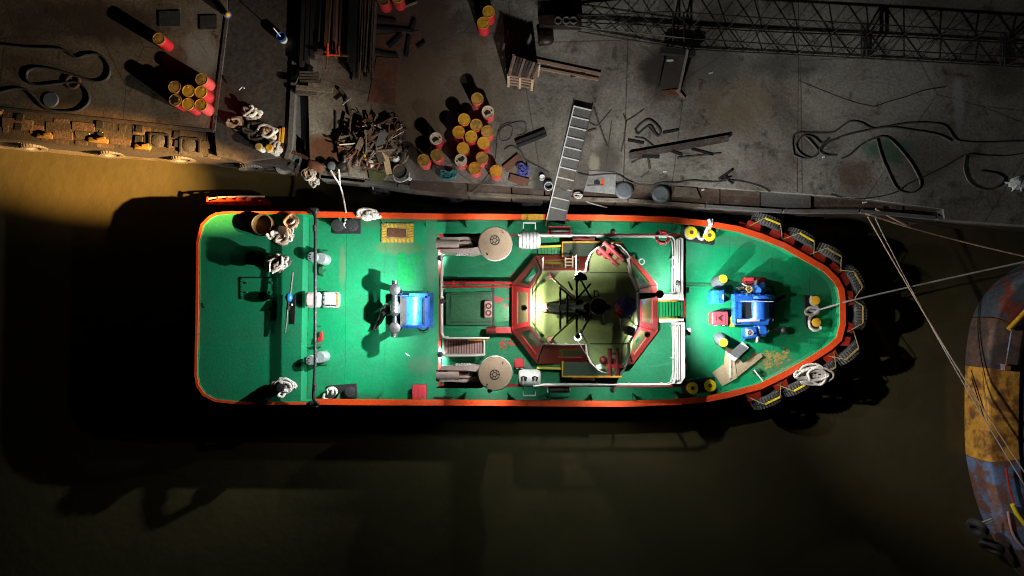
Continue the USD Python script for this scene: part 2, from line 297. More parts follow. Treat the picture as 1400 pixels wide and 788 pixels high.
mat('lid_worn', (.48, .25, .04), .6, (.16, .08, .03), 2.6, .44, .62, .8, 8.0, .35, .02)
mat('lid_pale', (.62, .50, .36), .6, (.16, .10, .06), 2.4, .50, .66, .8, 8.0, .3, .02)
mat('tar', (.02, .012, .01), .45, (.05, .03, .02), 2.0, .5, .7, .5, 9.0, .3, .03)
mat('yellow', (.78, .62, .02), .45, (.4, .3, .03), 2.2, .56, .74, .6, 12.0, .18, .01)
mat('amber_dull', (.17, .095, .015), .65, (.08, .045, .02), 2.5, .46, .66, .8, 12.0, .3, .02)
mat('amber', (.68, .36, .02), .5, (.22, .10, .02), 1.8, .5, .7, .7, 10.0, .25, .015)
mat('olive_strap', (.48, .42, .06), .7, (.25, .2, .05), 3.0, .5, .7, .6, 16.0, .3, .01)
mat('strap_dull', (.24, .20, .07), .8, (.12, .1, .05), 3.0, .5, .7, .6, 16.0, .3, .01)
mat('hatch_tan', (.36, .25, .07), .65, (.14, .12, .05), 2.5, .45, .64, .7, 12.0, .35, .02)
mat('white', (.74, .74, .72), .4, (.45, .40, .35), 1.8, .58, .76, .5, 14.0, .12, .01)
mat('grey_white', (.60, .63, .64), .5, (.35, .36, .36), 1.8, .52, .74, .5, 12.0, .2, .015)
mat('pinkish_white', (.62, .53, .50), .45, (.30, .20, .18), 2.0, .52, .72, .6, 12.0, .2, .015)
mat('vent_tan', (.42, .32, .23), .45, (.26, .19, .13), 1.2, .5, .7, .6, 12.0, .15, .01)
mat('exhaust', (.62, .53, .48), .32, (.30, .20, .15), 1.6, .54, .76, .45, 5.0, .1, .006)
mat('soot', (.025, .022, .02), .8, (.06, .05, .045), 1.6, .5, .7, .5, 9.0, .3, .02)
mat('rope_white', (.62, .59, .55), .9, (.28, .22, .18), 3.0, .5, .68, .7, 30.0, .5, .04)
mat('rope_brown', (.40, .27, .19), .9, (.16, .09, .06), 3.0, .48, .66, .7, 30.0, .5, .04)
mat('rope_grey', (.34, .32, .30), .9, (.16, .13, .11), 3.0, .5, .68, .7, 30.0, .5, .04)
mat('winch_blue', (.015, .11, .50), .38, (.012, .02, .05), 2.6, .50, .66, .85, 12.0, .22, .015)
mat('sky_blue', (.015, .17, .52), .36, (.015, .06, .16), 2.4, .52, .70, .75, 12.0, .2, .01)
mat('grey_paint', (.26, .27, .27), .5, (.12, .10, .09), 1.8, .5, .7, .7, 10.0, .3, .02)
mat('hoop_grey', (.012, .012, .014), .45, (.03, .03, .03), 1.8, .5, .7, .7, 10.0, .3, .02)
mat('pin_grey', (.22, .26, .26), .45, (.25, .25, .25), 1.8, .5, .7, .7, 10.0, .25, .02)
mat('gun_metal', (.20, .20, .21), .25, (.05, .05, .05), 1.8, .5, .7, .6, 10.0, .3, .01, metal=.9)
mat('tread_rubber', (.085, .08, .075), .8, (.03, .03, .03), 2.0, .5, .7, .6, 12.0, .3, .03)
mat('boom_black', (.008, .008, .009), .6, (.02, .016, .014), 1.8, .5, .7, .5, 10.0, .3, .01)
mat('slate', (.10, .115, .13), .6, (.05, .05, .05), 1.8, .5, .7, .7, 10.0, .3, .02)
mat('stair_pink', (.48, .30, .29), .5, (.26, .10, .10), 3.0, .5, .7, .6, 12.0, .3, .015)
mat('teal_net', (.03, .19, .19), .85, (.02, .07, .08), 3.0, .5, .7, .7, 20.0, .5, .06)
mat('tarp_blue', (.07, .08, .34), .8, (.03, .025, .06), 4.0, .45, .6, .8, 20.0, .4, .05)
mat('flag_red', (.75, .09, .06), .85, (.2, .03, .03), 4.0, .45, .6, .8, 20.0, .3, .05)
mat('tarp_teal', (.05, .11, .11), .75, (.02, .045, .045), .9, .45, .66, .8, 7.0, .35, .04)
mat('barge_patchy', (.07, .09, .11), .75, (.22, .05, .03), .8, .49, .55, .95, 5.0, .35, .03)
mat('barge_brown', (.13, .075, .055), .8, (.05, .045, .045), 1.0, .44, .60, .85, 5.0, .35, .03)
mat('barge_yellow', (.68, .34, .045), .7, (.16, .06, .025), 1.0, .48, .60, .9, 5.0, .3, .03)
mat('barge_blue', (.15, .23, .42), .7, (.20, .09, .05), .9, .45, .55, .95, 5.0, .3, .03)
mat('cardboard', (.40, .30, .19), .8, (.22, .16, .10), 1.5, .5, .7, .6, 12.0, .25, .02)
mat('scrap', (.16, .12, .09), .7, (.25, .22, .19), 6.0, .5, .62, .8, 14.0, .5, .06, metal=.2)
mat('olive_green', (.07, .08, .03), .7, (.03, .03, .02), 2.0, .5, .7, .7, 10.0, .3, .02)
mat('flood_housing', (.05, .05, .05), .4, (.02, .02, .02), 2.0, .5, .7, .5, 10.0, .2, .01)
MAT['glass'] = usdkit.material(stage, '/World/Looks/glass', {
    'f': ('fresnel', {'IOR': 1.5}), 't': ('transparent_bsdf', {'color': (.62, .62, .45)}), 'd': ('diffuse_bsdf', {'color': (.24, .20, .09)}), 'g': ('glossy_bsdf', {'roughness': .08, 'color': (.9, .9, .9)}), 'm0': ('mix_closure', {'fac': .6}), 'm': ('mix_closure', {})},
    [('t.BSDF', 'm0.closure1'), ('d.BSDF', 'm0.closure2'), ('f.fac', 'm.fac'), ('m0.closure', 'm.closure1'), ('g.BSDF', 'm.closure2')], surface='m.closure')
mat('cabin_floor', (.30, .27, .15), .6, (.16, .14, .08), 1.6, .5, .7, .6, 8.0, .2, .01)
glow('lamp_lens', (1.0, .97, .90), 14.0)
glow('lamp_lens_warm', (1.0, .85, .6), 9.0)
MAT['water'] = usdkit.material(stage, '/World/Looks/water', {
    'g': ('geometry', {}), 'n': ('noise_texture', {'scale': 1.6, 'detail': 4.0, 'roughness': .5, 'distortion': .15}), 'n2': ('noise_texture', {'scale': .06, 'detail': 5.0, 'roughness': .62, 'distortion': 1.2}),
    'n3': ('noise_texture', {'scale': .35, 'detail': 8.0, 'roughness': .6, 'distortion': .4}),
    'r': ('map_range', {'from_min': .36, 'from_max': .66, 'to_min': 0.0, 'to_max': 1.0, 'clamp': True}),
    'r3': ('map_range', {'from_min': .3, 'from_max': .72, 'to_min': .9, 'to_max': 1.08, 'clamp': True}),
    'm': ('mix_color', {'a': (.066, .056, .026), 'b': (.048, .043, .023)}), 'h': ('hsv', {'fac': 1.0}),
    'b': ('bump', {'strength': .4, 'distance': .07}),
    'p': ('principled_bsdf', {'roughness': .14, 'ior': 1.33})},
    [('g.position', 'n.vector'), ('g.position', 'n2.vector'), ('g.position', 'n3.vector'), ('n2.fac', 'r.value'), ('r.result', 'm.fac'), ('m.result', 'h.color'), ('n3.fac', 'r3.value'), ('r3.result', 'h.value'), ('h.color', 'p.base_color'), ('n.fac', 'b.height'), ('b.normal', 'p.normal')], surface='p.BSDF')

# ------------------------------------------------------------------ the setting: water, quay, pontoon
zQ = 3.0
w = M(); w.prism(sg.box(-75, -60, 75, 60), -3.0, 0.0)
single('water', w, 'water', kind='structure')
quay = thing('quay', None, None, P(900, 150, 0), kind='structure')
def poly(px, z): return sg.Polygon([tuple(P(x, y, z)[:2]) for x, y in px])
EDGE = [(424, 232), (450, 238), (522, 246), (570, 246), (640, 250), (735, 258), (765, 262), (845, 247), (970, 256), (1083, 264), (1185, 272), (1215, 276), (1290, 286), (1292, 300), (1400, 308), (1480, 314)]
def edge_at(x): return float(np.interp(x, [e[0] for e in EDGE], [e[1] for e in EDGE]))
TOP = -230
joints = [424, 853, 1091, 1480]; tops = [412, 868, 1094, 1560]
for a, b, ta, tb in zip(joints[:-1], joints[1:], tops[:-1], tops[1:]):
    px = [(ta, TOP), (tb - 1, TOP), (b - 1.0, edge_at(b - 1))] + [e for e in reversed(EDGE) if a + 2 < e[0] < b - 2] + [(a + .2, edge_at(a))]
    part(quay, 'slab', M().prism(poly(px, zQ), zQ - .6, zQ), 'quay_concrete', smooth=False)
core = [(400, TOP), (1560, TOP), (1480, 312)] + list(reversed([(e[0], e[1] - 3) for e in EDGE[1:-1]])) + [(426, 228)]
part(quay, 'sub_base', M().prism(poly(core, zQ), -1.5, zQ - .05), 'rusty_edge', smooth=False)
# stepped rusty ledge along the water, broken where the photograph breaks it
LOW = [(430, 243), (522, 252), (585, 264), (665, 268), (747, 273), (845, 275), (1000, 287), (1090, 292), (1180, 291), (1290, 301), (1480, 330)]
def low_at(x): return float(np.interp(x, [e[0] for e in LOW], [e[1] for e in LOW]))
xs = [436, 500, 560, 640, 700, 745, 845, 918, 985, 1040, 1110, 1180, 1235, 1291]
for i, (a, b) in enumerate(zip(xs[:-1], xs[1:])):
    px = [(a, edge_at(a) - 1), (b - 1.2, edge_at(b) - 1), (b - 1.2, low_at(b)), (a, low_at(a))]
    zt = zQ - (.10, .16, .08, .12, .2, .3, .22, .26, .3, .35, .5, .42, .5)[i]
    q = sg.Polygon([tuple(P(x, y, zt)[:2]) for x, y in px]).buffer(-.01)
    part(quay, 'ledge', M().prism(q, zt - 1.4, zt), 'edge_steel' if i in (0, 1, 9) else 'rusty_edge', smooth=False)
for a, b in zip(range(440, 1290, 105), range(542, 1400, 105)):
    b = min(b, 1290)
    part(quay, 'edge_beam', M().beam(P(a, low_at(a) - 1.5, zQ - .25), P(b, low_at(b) - 1.5, zQ - .25), .16, .3), 'edge_steel' if a < 500 or a > 900 else 'grey_timber')
part(quay, 'cover_plate', M().prism(poly([(806, 234), (842, 236), (841, 266), (798, 262)], zQ), zQ + .005, zQ + .05), 'grey_paint', smooth=False)
for x, y, r in ((752, 171, 6), (903, 267, 12), (852, 262, 12)):
    pass
part(quay, 'plate_hole', M().lathe([(0, .058), (L(4.3, 3), .058), (L(4.3, 3), .0)], P(816, 250, zQ), 20), 'black_steel')
part(quay, 'orange_tab', M().box(P(824, 249, zQ + .06), (.14, .34, .02)), 'orange_red')
for x, y in ((852, 262), (902, 267)):
    r = L(12, 2.9)
    part(quay, 'bollard_cap', M().lathe([(0, .34), (r * .8, .33), (r, .26), (r, .16), (r * .6, .1), (r * .55, -.2)], P(x, y, zQ - .25), 28), 'slate')
part(quay, 'pad', M().prism(poly([(924, 255), (952, 257), (958, 271), (920, 268)], 2.9), 2.5, 2.86), 'grey_timber', smooth=False)
part(quay, 'pad', M().prism(poly([(950, 278), (972, 279), (972, 286), (950, 285)], 2.6), 2.3, 2.6), 'slate', smooth=False)
# cut rail in the slab: two steel strips set flush in the joint of the big slab
part(quay, 'steel_strip', M().beam(P(826, 250, zQ + .012), P(836, 166, zQ + .012), .05, .02), 'old_steel')
part(quay, 'crack', M().tube(spl(pxs([(1196, 146), (1215, 139), (1240, 132), (1262, 124), (1292, 119)], zQ), 4), .025, 5), 'tar')
part(quay, 'crack', M().tube(spl(pxs([(1090, 110), (1130, 126), (1165, 139), (1196, 146)], zQ), 4), .02, 5), 'tar')
# --- pontoon on the left: concrete deck, fender shelf, dark steel deck with its light edge beam
pont = thing('pontoon', None, None, P(150, 100, 0), kind='structure')
PR = [(322, TOP), (311, 22), (292, 178)]
px = [(-130, TOP)] + [(321, TOP), (310, 22), (291.5, 177)] + [(15, 148), (0, 146), (-130, 132)]
part(pont, 'deck_slab', M().prism(poly(px, zQ), 2.3, zQ), 'pontoon_concrete', smooth=False)
part(pont, 'edge_strip', M().beam(P(-120, 134, zQ), P(10, 149, zQ), .12, .10), 'dark_steel_deck')
part(pont, 'edge_strip', M().beam(P(10, 149, zQ), P(292, 179.5, zQ), .12, .10), 'dark_steel_deck')
part(pont, 'edge_strip', M().beam(P(292, 179, zQ), P(311, 22, zQ), .14, .12), 'old_steel')
shelf = [(-130, 134), (15, 149), (291, 179), (330, 184), (400, 208), (394, 228), (330, 219), (258, 211), (180, 206), (90, 198), (0, 189), (-130, 176)]
part(pont, 'fender_shelf', M().prism(poly(shelf, 2.75), 1.2, 2.72), 'shelf_dark', smooth=False)
low = [(-130, 150), (300, 190), (394, 215), (392, 233), (258, 215), (90, 203), (0, 195), (-130, 184)]
part(pont, 'lower_wall', M().prism(poly(low, 1.6), -1.5, 1.6), 'grey_timber', smooth=False)
r2 = np.random.default_rng(3)
for x0, x1, y0, dy, mt in ((40, 58, 170, 12, 'brown_wood'), (62, 96, 166, 14, 'pontoon_side'), (98, 128, 166, 11, 'rusty_edge'), (72, 98, 178, 11, 'rusty_edge'), (135, 168, 176, 13, 'pontoon_side'),
                         (150, 178, 188, 8, 'rusty_edge'), (2, 44, 160, 14, 'rusty_edge'), (196, 200, 184, 14, 'black_steel'), (270, 290, 192, 10, 'pontoon_side')):
    sl = .105
    q = poly([(x0, y0), (x1, y0 + (x1 - x0) * sl), (x1, y0 + dy + (x1 - x0) * sl), (x0, y0 + dy)], 2.8)
    part(pont, 'bearing_block', M().prism(q.buffer(-.05).buffer(.05), 2.7, 2.745 + .03 * r2.random()), mt, smooth=False)
rb = np.random.default_rng(12); xb = -20
while xb < 286:
    wb = rb.uniform(9, 34)
    for row, (y0, hh) in enumerate(((152, 13), (168, 11), (181, 7))):
        if rb.random() < .62:
            ys = y0 + xb * .103 + rb.uniform(-1, 2); q = poly([(xb, ys), (xb + wb, ys + wb * .103), (xb + wb - rb.uniform(0, 3), ys + hh + wb * .103), (xb + rb.uniform(0, 3), ys + hh)], 2.73)
            part(pont, 'bearing_block', M().prism(q.buffer(-.1).buffer(.08), 2.70, 2.728 + .02 * rb.random()), ('pontoon_side', 'shelf_dark', 'pontoon_side', 'rusty_edge', 'dark_steel_deck')[int(rb.integers(5))], smooth=False)
    xb += wb + rb.uniform(2, 9)
for x, y in ((28, 161), (26, 174), (137, 171), (138, 187), (191, 177), (190, 191), (243, 185), (244, 197)):
    part(pont, 'socket', M().box(P(x, y, 2.74), (.34, .34, .1), -.1), 'black_steel')
for x, y in ((218, 193), (260, 199)):
    k = part(pont, 'round_fender', M().lathe([(0, .12), (.2, .14), (.34, .10), (.36, -.1)], P(x, y, 2.66), 20), 'rubber')
    part(k, 'frame', M().beam(P(x - 13, y - 10, 2.78), P(x + 13, y - 8, 2.78), .09, .1).beam(P(x - 13, y - 10, 2.78), P(x - 13, y + 9, 2.78), .07, .1).beam(P(x + 13, y - 8, 2.78), P(x + 13, y + 10, 2.78), .07, .1), 'black_steel')
for a, b, y in ((50, 72, 185), (121, 148, 191), (184, 206, 200), (-4, 2, 152)):
    part(pont, 'yellow_shackle', M().box(P((a + b) / 2, y + 1, 2.8), (L(b - a, 2.8), .24, .14), -.10, .05).box(P((a + b) / 2 + 4, y - 1, 2.9), (L(b - a, 2.8) * .4, .1, .1), .2), 'amber_dull')
# dark steel deck between the pontoon and the quay
dk = [(322, TOP), (420, TOP), (412, 0), (394, 204), (390, 214), (330, 222), (296, 214), (292, 178), (311, 22)]
part(pont, 'steel_deck', M().prism(poly(dk, 2.95).buffer(-.03), 2.2, 2.95), 'dark_steel_deck', smooth=False)
part(pont, 'edge_beam', M().prism(poly([(410, TOP), (424, TOP), (412, 0), (408, 40), (399, 204), (394, 216), (388, 216), (393, 200), (401, 40)], 3.1), 1.4, 3.08), 'edge_steel', smooth=False)
part(pont, 'corner_plate', M().box(P(387, 185, 3.0), (.10, L(21, 3), .12), -.06).box(P(383, 186, 3.0), (.08, L(20, 3), .10), -.06), 'amber')
for a, b in ((22, 24), (11, 28), (226, 24)): pass
for x, y, ww, hh in ((232, 26, 30, 22), (285, 31, 24, 20)):
    single('rubber_mat', M().box(P(x, y, zQ + .03), (L(ww, 3), L(hh, 3), .06), .03, .01), 'rubber', {232: 'dark square rubber mat above the lone red drum on pontoon', 285: 'smaller dark mat beside the pontoon corner post, top left'}[x], 'mat', smooth=False)
m_ = M(); m_.cyl(P(311, 20, 3), P(311, 20, 3.8), .13, .11, 12)
g = thing('corner_post', 'short steel post with blue collar at the pontoon deck corner', 'post', P(311, 22, 3))
part(g, 'post', m_, 'old_steel'); part(g, 'collar', M().cyl(P(311, 20, 3.35), P(311, 20, 3.6), .19, .19, 14), 'winch_blue'); part(g, 'cap', M().ball(P(311, 20, 3.85), .14, 1), 'amber')
b_ = M().beam(P(283, -20, 3.1), P(307, 18, 3.1), .28, .2)
single('timber_baulk', b_, 'tar', 'dark baulk lying toward the corner post at top left', 'timber')

# dark steel chute standing in the slot between pontoon and quay
ch = thing('steel_chute', 'dark grey steel pile casing standing in the slot beside the pontoon', 'pile casing', P(412, 165, 0))
part(ch, 'casing', M().prism(poly([(405, 132), (420, 132), (423, 150), (421, 200), (412, 190), (403, 182)], 2.7), -1, 2.7), 'slate', smooth=False)
part(ch, 'flange', M().beam(P(423, 132, 2.75), P(418, 205, 2.75), .08, .2), 'black_steel')

# ------------------------------------------------------------------ drums
def drum(name, lid, label, px, py, rz, skin='drum_red'):
    t = thing(name, label, 'drum', P(px, py, zQ), 'red drums with yellow lids on the quay')
    o = Node(t.path, (0, 0, 0))
    b = part(o, 'body', M().lathe([(0, 0), (.285, 0), (.292, .02), (.286, .05), (.286, .28), (.296, .30), (.286, .32), (.286, .57), (.296, .59), (.286, .61), (.286, .84), (.29, .86)], n=28), skin)
    part(o, 'lid', M().lathe([(.298, .845), (.303, .87), (.295, .892), (.275, .892), (.268, .876), (.12, .879), (.1, .884), (0, .884)], n=28), lid)
    part(o, 'bung', M().lathe([(.045, .876), (.045, .90), (0, .90)], (.18, .05, 0), 12), 'tar' if lid == 'lid_pale' else lid)
    if lid == 'lid_pale': part(o, 'spill', M().prism(sg.Polygon([(-.2, -.05), (-.05, .1), (.1, .04), (.16, -.08), (.02, -.12), (-.1, -.2)]), .886, .8865), 'tar', smooth=False)
    return t
GD = 'red drums with yellow lids on the quay'
drums = [  # lid pixel, prototype, label
    (660.5, 31.5, 0, 'red drum with clean yellow lid, nearer of the pair at top centre'),
    (668, 16, 0, 'red drum with yellow lid, upper one of the pair at top centre'),
    (652.5, 135, 1, 'red drum with dull brown lid, topmost of the central cluster'),
    (667, 153, 2, 'red drum with pale scratched lid at the right top of the central cluster'),
    (634.5, 163.5, 0, 'bright-lidded red drum, upper left corner of the central cluster'),
    (651, 171, 1, 'red drum with ring-stained lid just under the cluster\'s topmost pair'),
    (627, 180.5, 0, 'bright-lidded red drum at the left side of the central cluster'),
    (644, 187, 0, 'bright-lidded red drum in the middle of the central cluster'),
    (666, 180, 1, 'red drum with dull tan lid on the right side of the central cluster'),
    (661, 195.5, 0, 'bright-lidded red drum below the dull tan lid on the cluster\'s right'),
    (633, 203, 0, 'red drum with rubbed yellow lid above the paint-spilled lid'),
    (630, 219, 2, 'red drum with pale paint-spilled lid above the teal net'),
    (659, 216, 1, 'red drum with brown lid tucked behind the lower front drum of the cluster'),
    (649, 230, 0, 'red drum with clean lemon lid at the foot of the central cluster'),
    (678, 234, 0, 'red drum with clean yellow lid, nearest to the gangway by the quay edge'),
    (596, 189.5, 2, 'red drum with whitish lid, topmost of the trio left of the cluster'),
    (597, 212, 1, 'red drum with black spot on its lid, right one of the left trio'),
    (579, 219, 1, 'red drum with half-black lid, leftmost of the trio by the scrap heap'),
    (523.5, -1, 1, 'red drum cut by the top frame edge, left of two beside the steel bars'),
    (543, -4, 0, 'red drum cut by the top frame edge, right of two beside the steel bars'),
    (217, 53, 1, 'lone red drum standing apart on the left pontoon'),
    (238.5, 119, 1, 'red drum with amber lid, upper left of the pontoon group'),
    (257.5, 124.5, 0, 'red drum with amber lid, middle of the upper row of the pontoon group'),
    (275.5, 108.5, 1, 'red drum at the top right tip of the pontoon group'),
    (274.5, 126, 0, 'red drum in the right column of the pontoon group, second from its top'),
    (239.5, 137, 3, 'red drum with mostly black lid, lower left of the pontoon group'),
    (257, 142.5, 0, 'red drum with amber lid, middle of the bottom row of the pontoon group'),
    (274.5, 143.5, 0, 'red drum at the bottom right corner of the pontoon group'),
]
protos = {}; r3 = np.random.default_rng(11)
for lx, ly, k, lab in drums:
    c = P(lx, ly, zQ + .88); c[2] = zQ
    v = int(r3.integers(3)); key = (k, v)
    if key not in protos:
        t = drum('drum', (('lid_yellow', 'lid_amber', 'lid_yellow'), ('lid_worn', 'lid_worn', 'lid_brown'), ('lid_pale',) * 3, ('lid_worn',) * 3)[k][v], lab, lx, ly, 0, ('drum_red', 'drum_faded', 'drum_grimy')[v])
        if k == 3: part(Node(t.path, (0, 0, 0)), 'spill', M().prism(sg.Polygon(np.stack([np.cos(np.arange(14) * .449), np.sin(np.arange(14) * .449)], 1) * (.2 + .05 * np.sin(np.arange(14) * 2.1))[:, None] + [-.05, .02]), .888, .8885), 'tar', smooth=False)
        UsdGeom.Xform(stage.GetPrimAtPath(t.path)).GetTranslateOp().Set(tuple(map(float, c)))
        protos[key] = t
    else:
        copy(protos[key], 'drum', lab, 'drum', c, r3.uniform(0, 6.28), GD)

# ------------------------------------------------------------------ quay clutter
def rod(name, pts, z, r, mt, label, cat, n=6, smooth_path=False):
    q = [P(p[0], p[1], p[2] if len(p) > 2 else z) for p in pts]
    if smooth_path: q = spl(q, 8)
    return single(name, M().tube(q, r, n), mt, label, cat)
def slab(name, px, z0, h, mt, label, cat, group=None):
    return single(name, M().prism(poly(px, z0 + h), z0, z0 + h), mt, label, cat, group, smooth=False)
def plank(name, a, b, wpx, h, mt, label, cat, z=zQ, group=None):
    return single(name, M().beam(P(*a, z + h / 2), P(*b, z + h / 2), L(wpx, z), h), mt, label, cat, group, smooth=False)
# hoses and cables
H1 = [(-60, 58), (0, 62), (40, 66), (85, 68), (104, 79), (120, 75), (138, 76), (150, 92), (147, 107), (132, 112), (110, 106), (80, 97), (52, 93), (38, 98), (38, 110), (52, 117), (85, 114), (105, 113), (118, 122), (122, 138), (108, 151), (82, 153), (62, 148), (48, 134), (36, 123), (18, 122), (-10, 129), (-60, 138)]
rod('hose', H1, zQ + .06, .062, 'hose', 'thick black hose looping across the left pontoon deck', 'hose', 8, True)
single('rubber_disc', M().lathe([(0, .06), (L(10, 3), .06), (L(11, 3), 0)], P(70, 137, zQ), 20), 'slate', 'dark bluish disc lying inside the hose loop on pontoon', 'disc')
single('rubber_disc', M().torus(P(100, 112, zQ + .05), L(9, 3), .07, n=20, k=6), 'rust', 'rusty ring lying under the hose bend on pontoon', 'ring')
hoses = [
    ([(1085, 212), (1083, 195), (1088, 183), (1112, 182), (1138, 181), (1160, 167), (1176, 168), (1195, 176), (1230, 170), (1262, 168), (1290, 172), (1305, 190), (1318, 194), (1350, 195), (1420, 192)], 'longest black hose, running from coiled left end to the right frame edge'),
    ([(1085, 212), (1100, 217), (1116, 212), (1128, 198), (1150, 187), (1178, 180), (1212, 174), (1245, 178), (1280, 184), (1300, 193)], 'black hose making the middle arc over the green stain'),
    ([(1100, 186), (1110, 196), (1118, 208), (1108, 216), (1094, 210), (1088, 198), (1098, 186), (1112, 188), (1122, 196), (1132, 190)], 'tight black hose loop at the left end of the hose spread'),
    ([(1150, 217), (1160, 213), (1172, 202), (1186, 193), (1205, 187), (1218, 192), (1234, 209), (1248, 228), (1258, 250), (1252, 261), (1240, 264), (1226, 258), (1215, 238), (1205, 215), (1198, 190)], 'black hose forming the tall V loop right of the tug bow'),
    ([(1420, 205), (1380, 213), (1345, 213), (1320, 212), (1290, 228), (1262, 242), (1240, 252), (1222, 264), (1190, 271), (1160, 272), (1135, 266)], 'thin black cable running diagonally down to the quay edge'),
    ([(1320, 212), (1318, 232), (1326, 250), (1345, 259), (1362, 256), (1372, 246), (1362, 238), (1340, 234)], 'black hose coil beside the white sack at right'),
    ([(1142, 213), (1128, 212), (1120, 206), (1128, 196), (1145, 190)], 'short stub of hose inside the left coil'),
]
for i, (p, lab) in enumerate(hoses):
    rod('hose', p, zQ + .03 + .006 * i, .03 if i == 4 else .043, 'hose', lab, 'hose', 7, True)
rod('cable', [(790, 237), (805, 240), (830, 238), (845, 239), (862, 249), (885, 254), (905, 250), (925, 250), (945, 247), (975, 249), (1000, 247), (1020, 250), (1040, 256), (1052, 263)], zQ + .07, .035, 'hose', 'thin black cable along the quay edge right of gangway', 'cable', 6, True)
rod('cable', [(700, 168), (690, 170), (681, 180), (679, 200), (675, 225), (660, 250), (645, 264)], zQ + .03, .02, 'hose', 'thin cable from the drums down over the quay edge', 'cable', 5, True)
rod('cable', [(684, 172), (700, 174), (697, 190), (685, 192), (684, 178), (703, 168), (718, 168), (718, 182), (708, 186)], zQ + .03, .022, 'hose', 'loose wire loops right of the drum cluster', 'wire', 5, True)
rod('cable', [(690, 205), (700, 200), (712, 207), (718, 218), (735, 228), (750, 236)], zQ + .04, .035, 'hose', 'black cable curving toward the gangway side', 'cable', 6, True)
rod('cable', [(868, 178), (876, 169), (886, 164), (896, 170), (903, 180), (898, 186), (888, 172), (872, 183), (869, 176)], zQ + .05, .05, 'hose', 'tangle of black hose loops above the long beam', 'hose', 6, True)
rod('cable', [(868, 188), (880, 190), (893, 200), (900, 206)], zQ + .04, .03, 'hose', 'short black cable end below the hose tangle', 'cable', 6, True)
rod('cable', [(812, 148), (818, 168), (826, 190), (830, 200)], zQ + .05, .04, 'old_steel', 'thin pipe leaning down right of the gangway top', 'pipe')
rod('cable', [(806, 168), (816, 172), (826, 162), (836, 150)], zQ + .03, .02, 'hose', 'wire bow beside the gangway top', 'wire', 5, True)
rod('cable', [(852, 156), (856, 166), (866, 160), (880, 150)], zQ + .03, .028, 'old_steel', 'bent rod end above the slab joint', 'rod', 5)
rod('cable', [(856, 167), (853, 190), (849, 208)], zQ + .03, .035, 'old_steel', 'straight rod lying along the slab joint', 'rod', 6)
# long beams and offcuts
single('steel_beam', M().beam(P(860, 212, zQ + .12), P(995, 188, zQ + .12), .16, .24).beam(P(860, 213.5, zQ + .01), P(995, 189.5, zQ + .01), .34, .02), 'old_steel', 'long steel beam lying on the quay right of gangway', 'beam')
for a, b, wd, lab in (((906, 182), (927, 178), 3, 'short dark bar end above the long beam'), ((858, 192), (880, 196), 3, 'dark bar left of the hose tangle'), ((878, 214), (901, 215), 4, 'short thick bar under the long beam'),
                      ((863, 223), (880, 215), 2, 'thin offcut rod pointing down left under the long beam'), ((886, 217), (888, 231), 2.4, 'short upright-looking bar below the long beam'), ((945, 204), (975, 212), 2.6, 'rusty angle iron right of the long beam'),
                      ((926, 216), (985, 210), 1.5, 'thin straight wire rod below the beam end'), ((886, 172), (899, 186), 2.6, 'bar across the hose tangle'), ((918, 207), (932, 212), 3, 'stubby piece of angle iron beside the beam'),
                      ((804, 180), (815, 177), 2, 'small rod beside the gangway middle'), ((802, 254), (824, 253), 1.6, 'thin dark rod on the pale cover plate'), ((876, 243), (886, 236), 1.4, 'short wire on the slab near the edge')):
    plank('steel_offcut', a, b, wd, .07, 'old_steel' if wd < 2.5 else 'black_steel', lab, 'offcut')
single('channel_iron', M().beam(P(706, 198, zQ + .1), P(746, 182, zQ + .1), L(9, 3), .2).beam(P(707, 199, zQ + .22), P(747, 183.5, zQ + .22), .06, .06), 'black_steel', 'dark channel iron lying right of the drum cluster', 'channel iron')
plank('timber_block', (690, 232), (711, 215), 10, .16, 'brown_wood', 'red-brown timber block beside the quay drums', 'timber')
plank('timber_block', (697, 243), (723, 250), 9, .18, 'brown_wood', 'reddish timber block at the quay edge near the gangway foot', 'timber')
plank('timber_block', (697, 246), (716, 254), 3, .12, 'brown_wood', 'thin timber batten along the edge block', 'timber')
t = thing('paint_can', 'small white paint can near the gangway foot', 'can', P(741, 244, zQ))
part(t, 'body', M().lathe([(0, 0), (.13, 0), (.13, .26), (.12, .26), (.12, .2), (0, .2)], P(741, 244, zQ), 18), 'white'); part(t, 'bail', M().torus(P(741, 244, zQ + .26), .12, .012, (0, 1, .3), 14, 5), 'old_steel')
t = thing('grey_bucket', 'grey bucket beside the gangway foot at the quay edge', 'bucket', P(750, 255, zQ))
part(t, 'body', M().lathe([(0, 0), (.16, 0), (.2, .34), (.18, .34), (.15, .05), (0, .05)], P(750, 255, zQ), 20), 'slate'); part(t, 'rim', M().torus(P(750, 255, zQ + .34), .2, .018, n=20, k=6), 'grey_white')
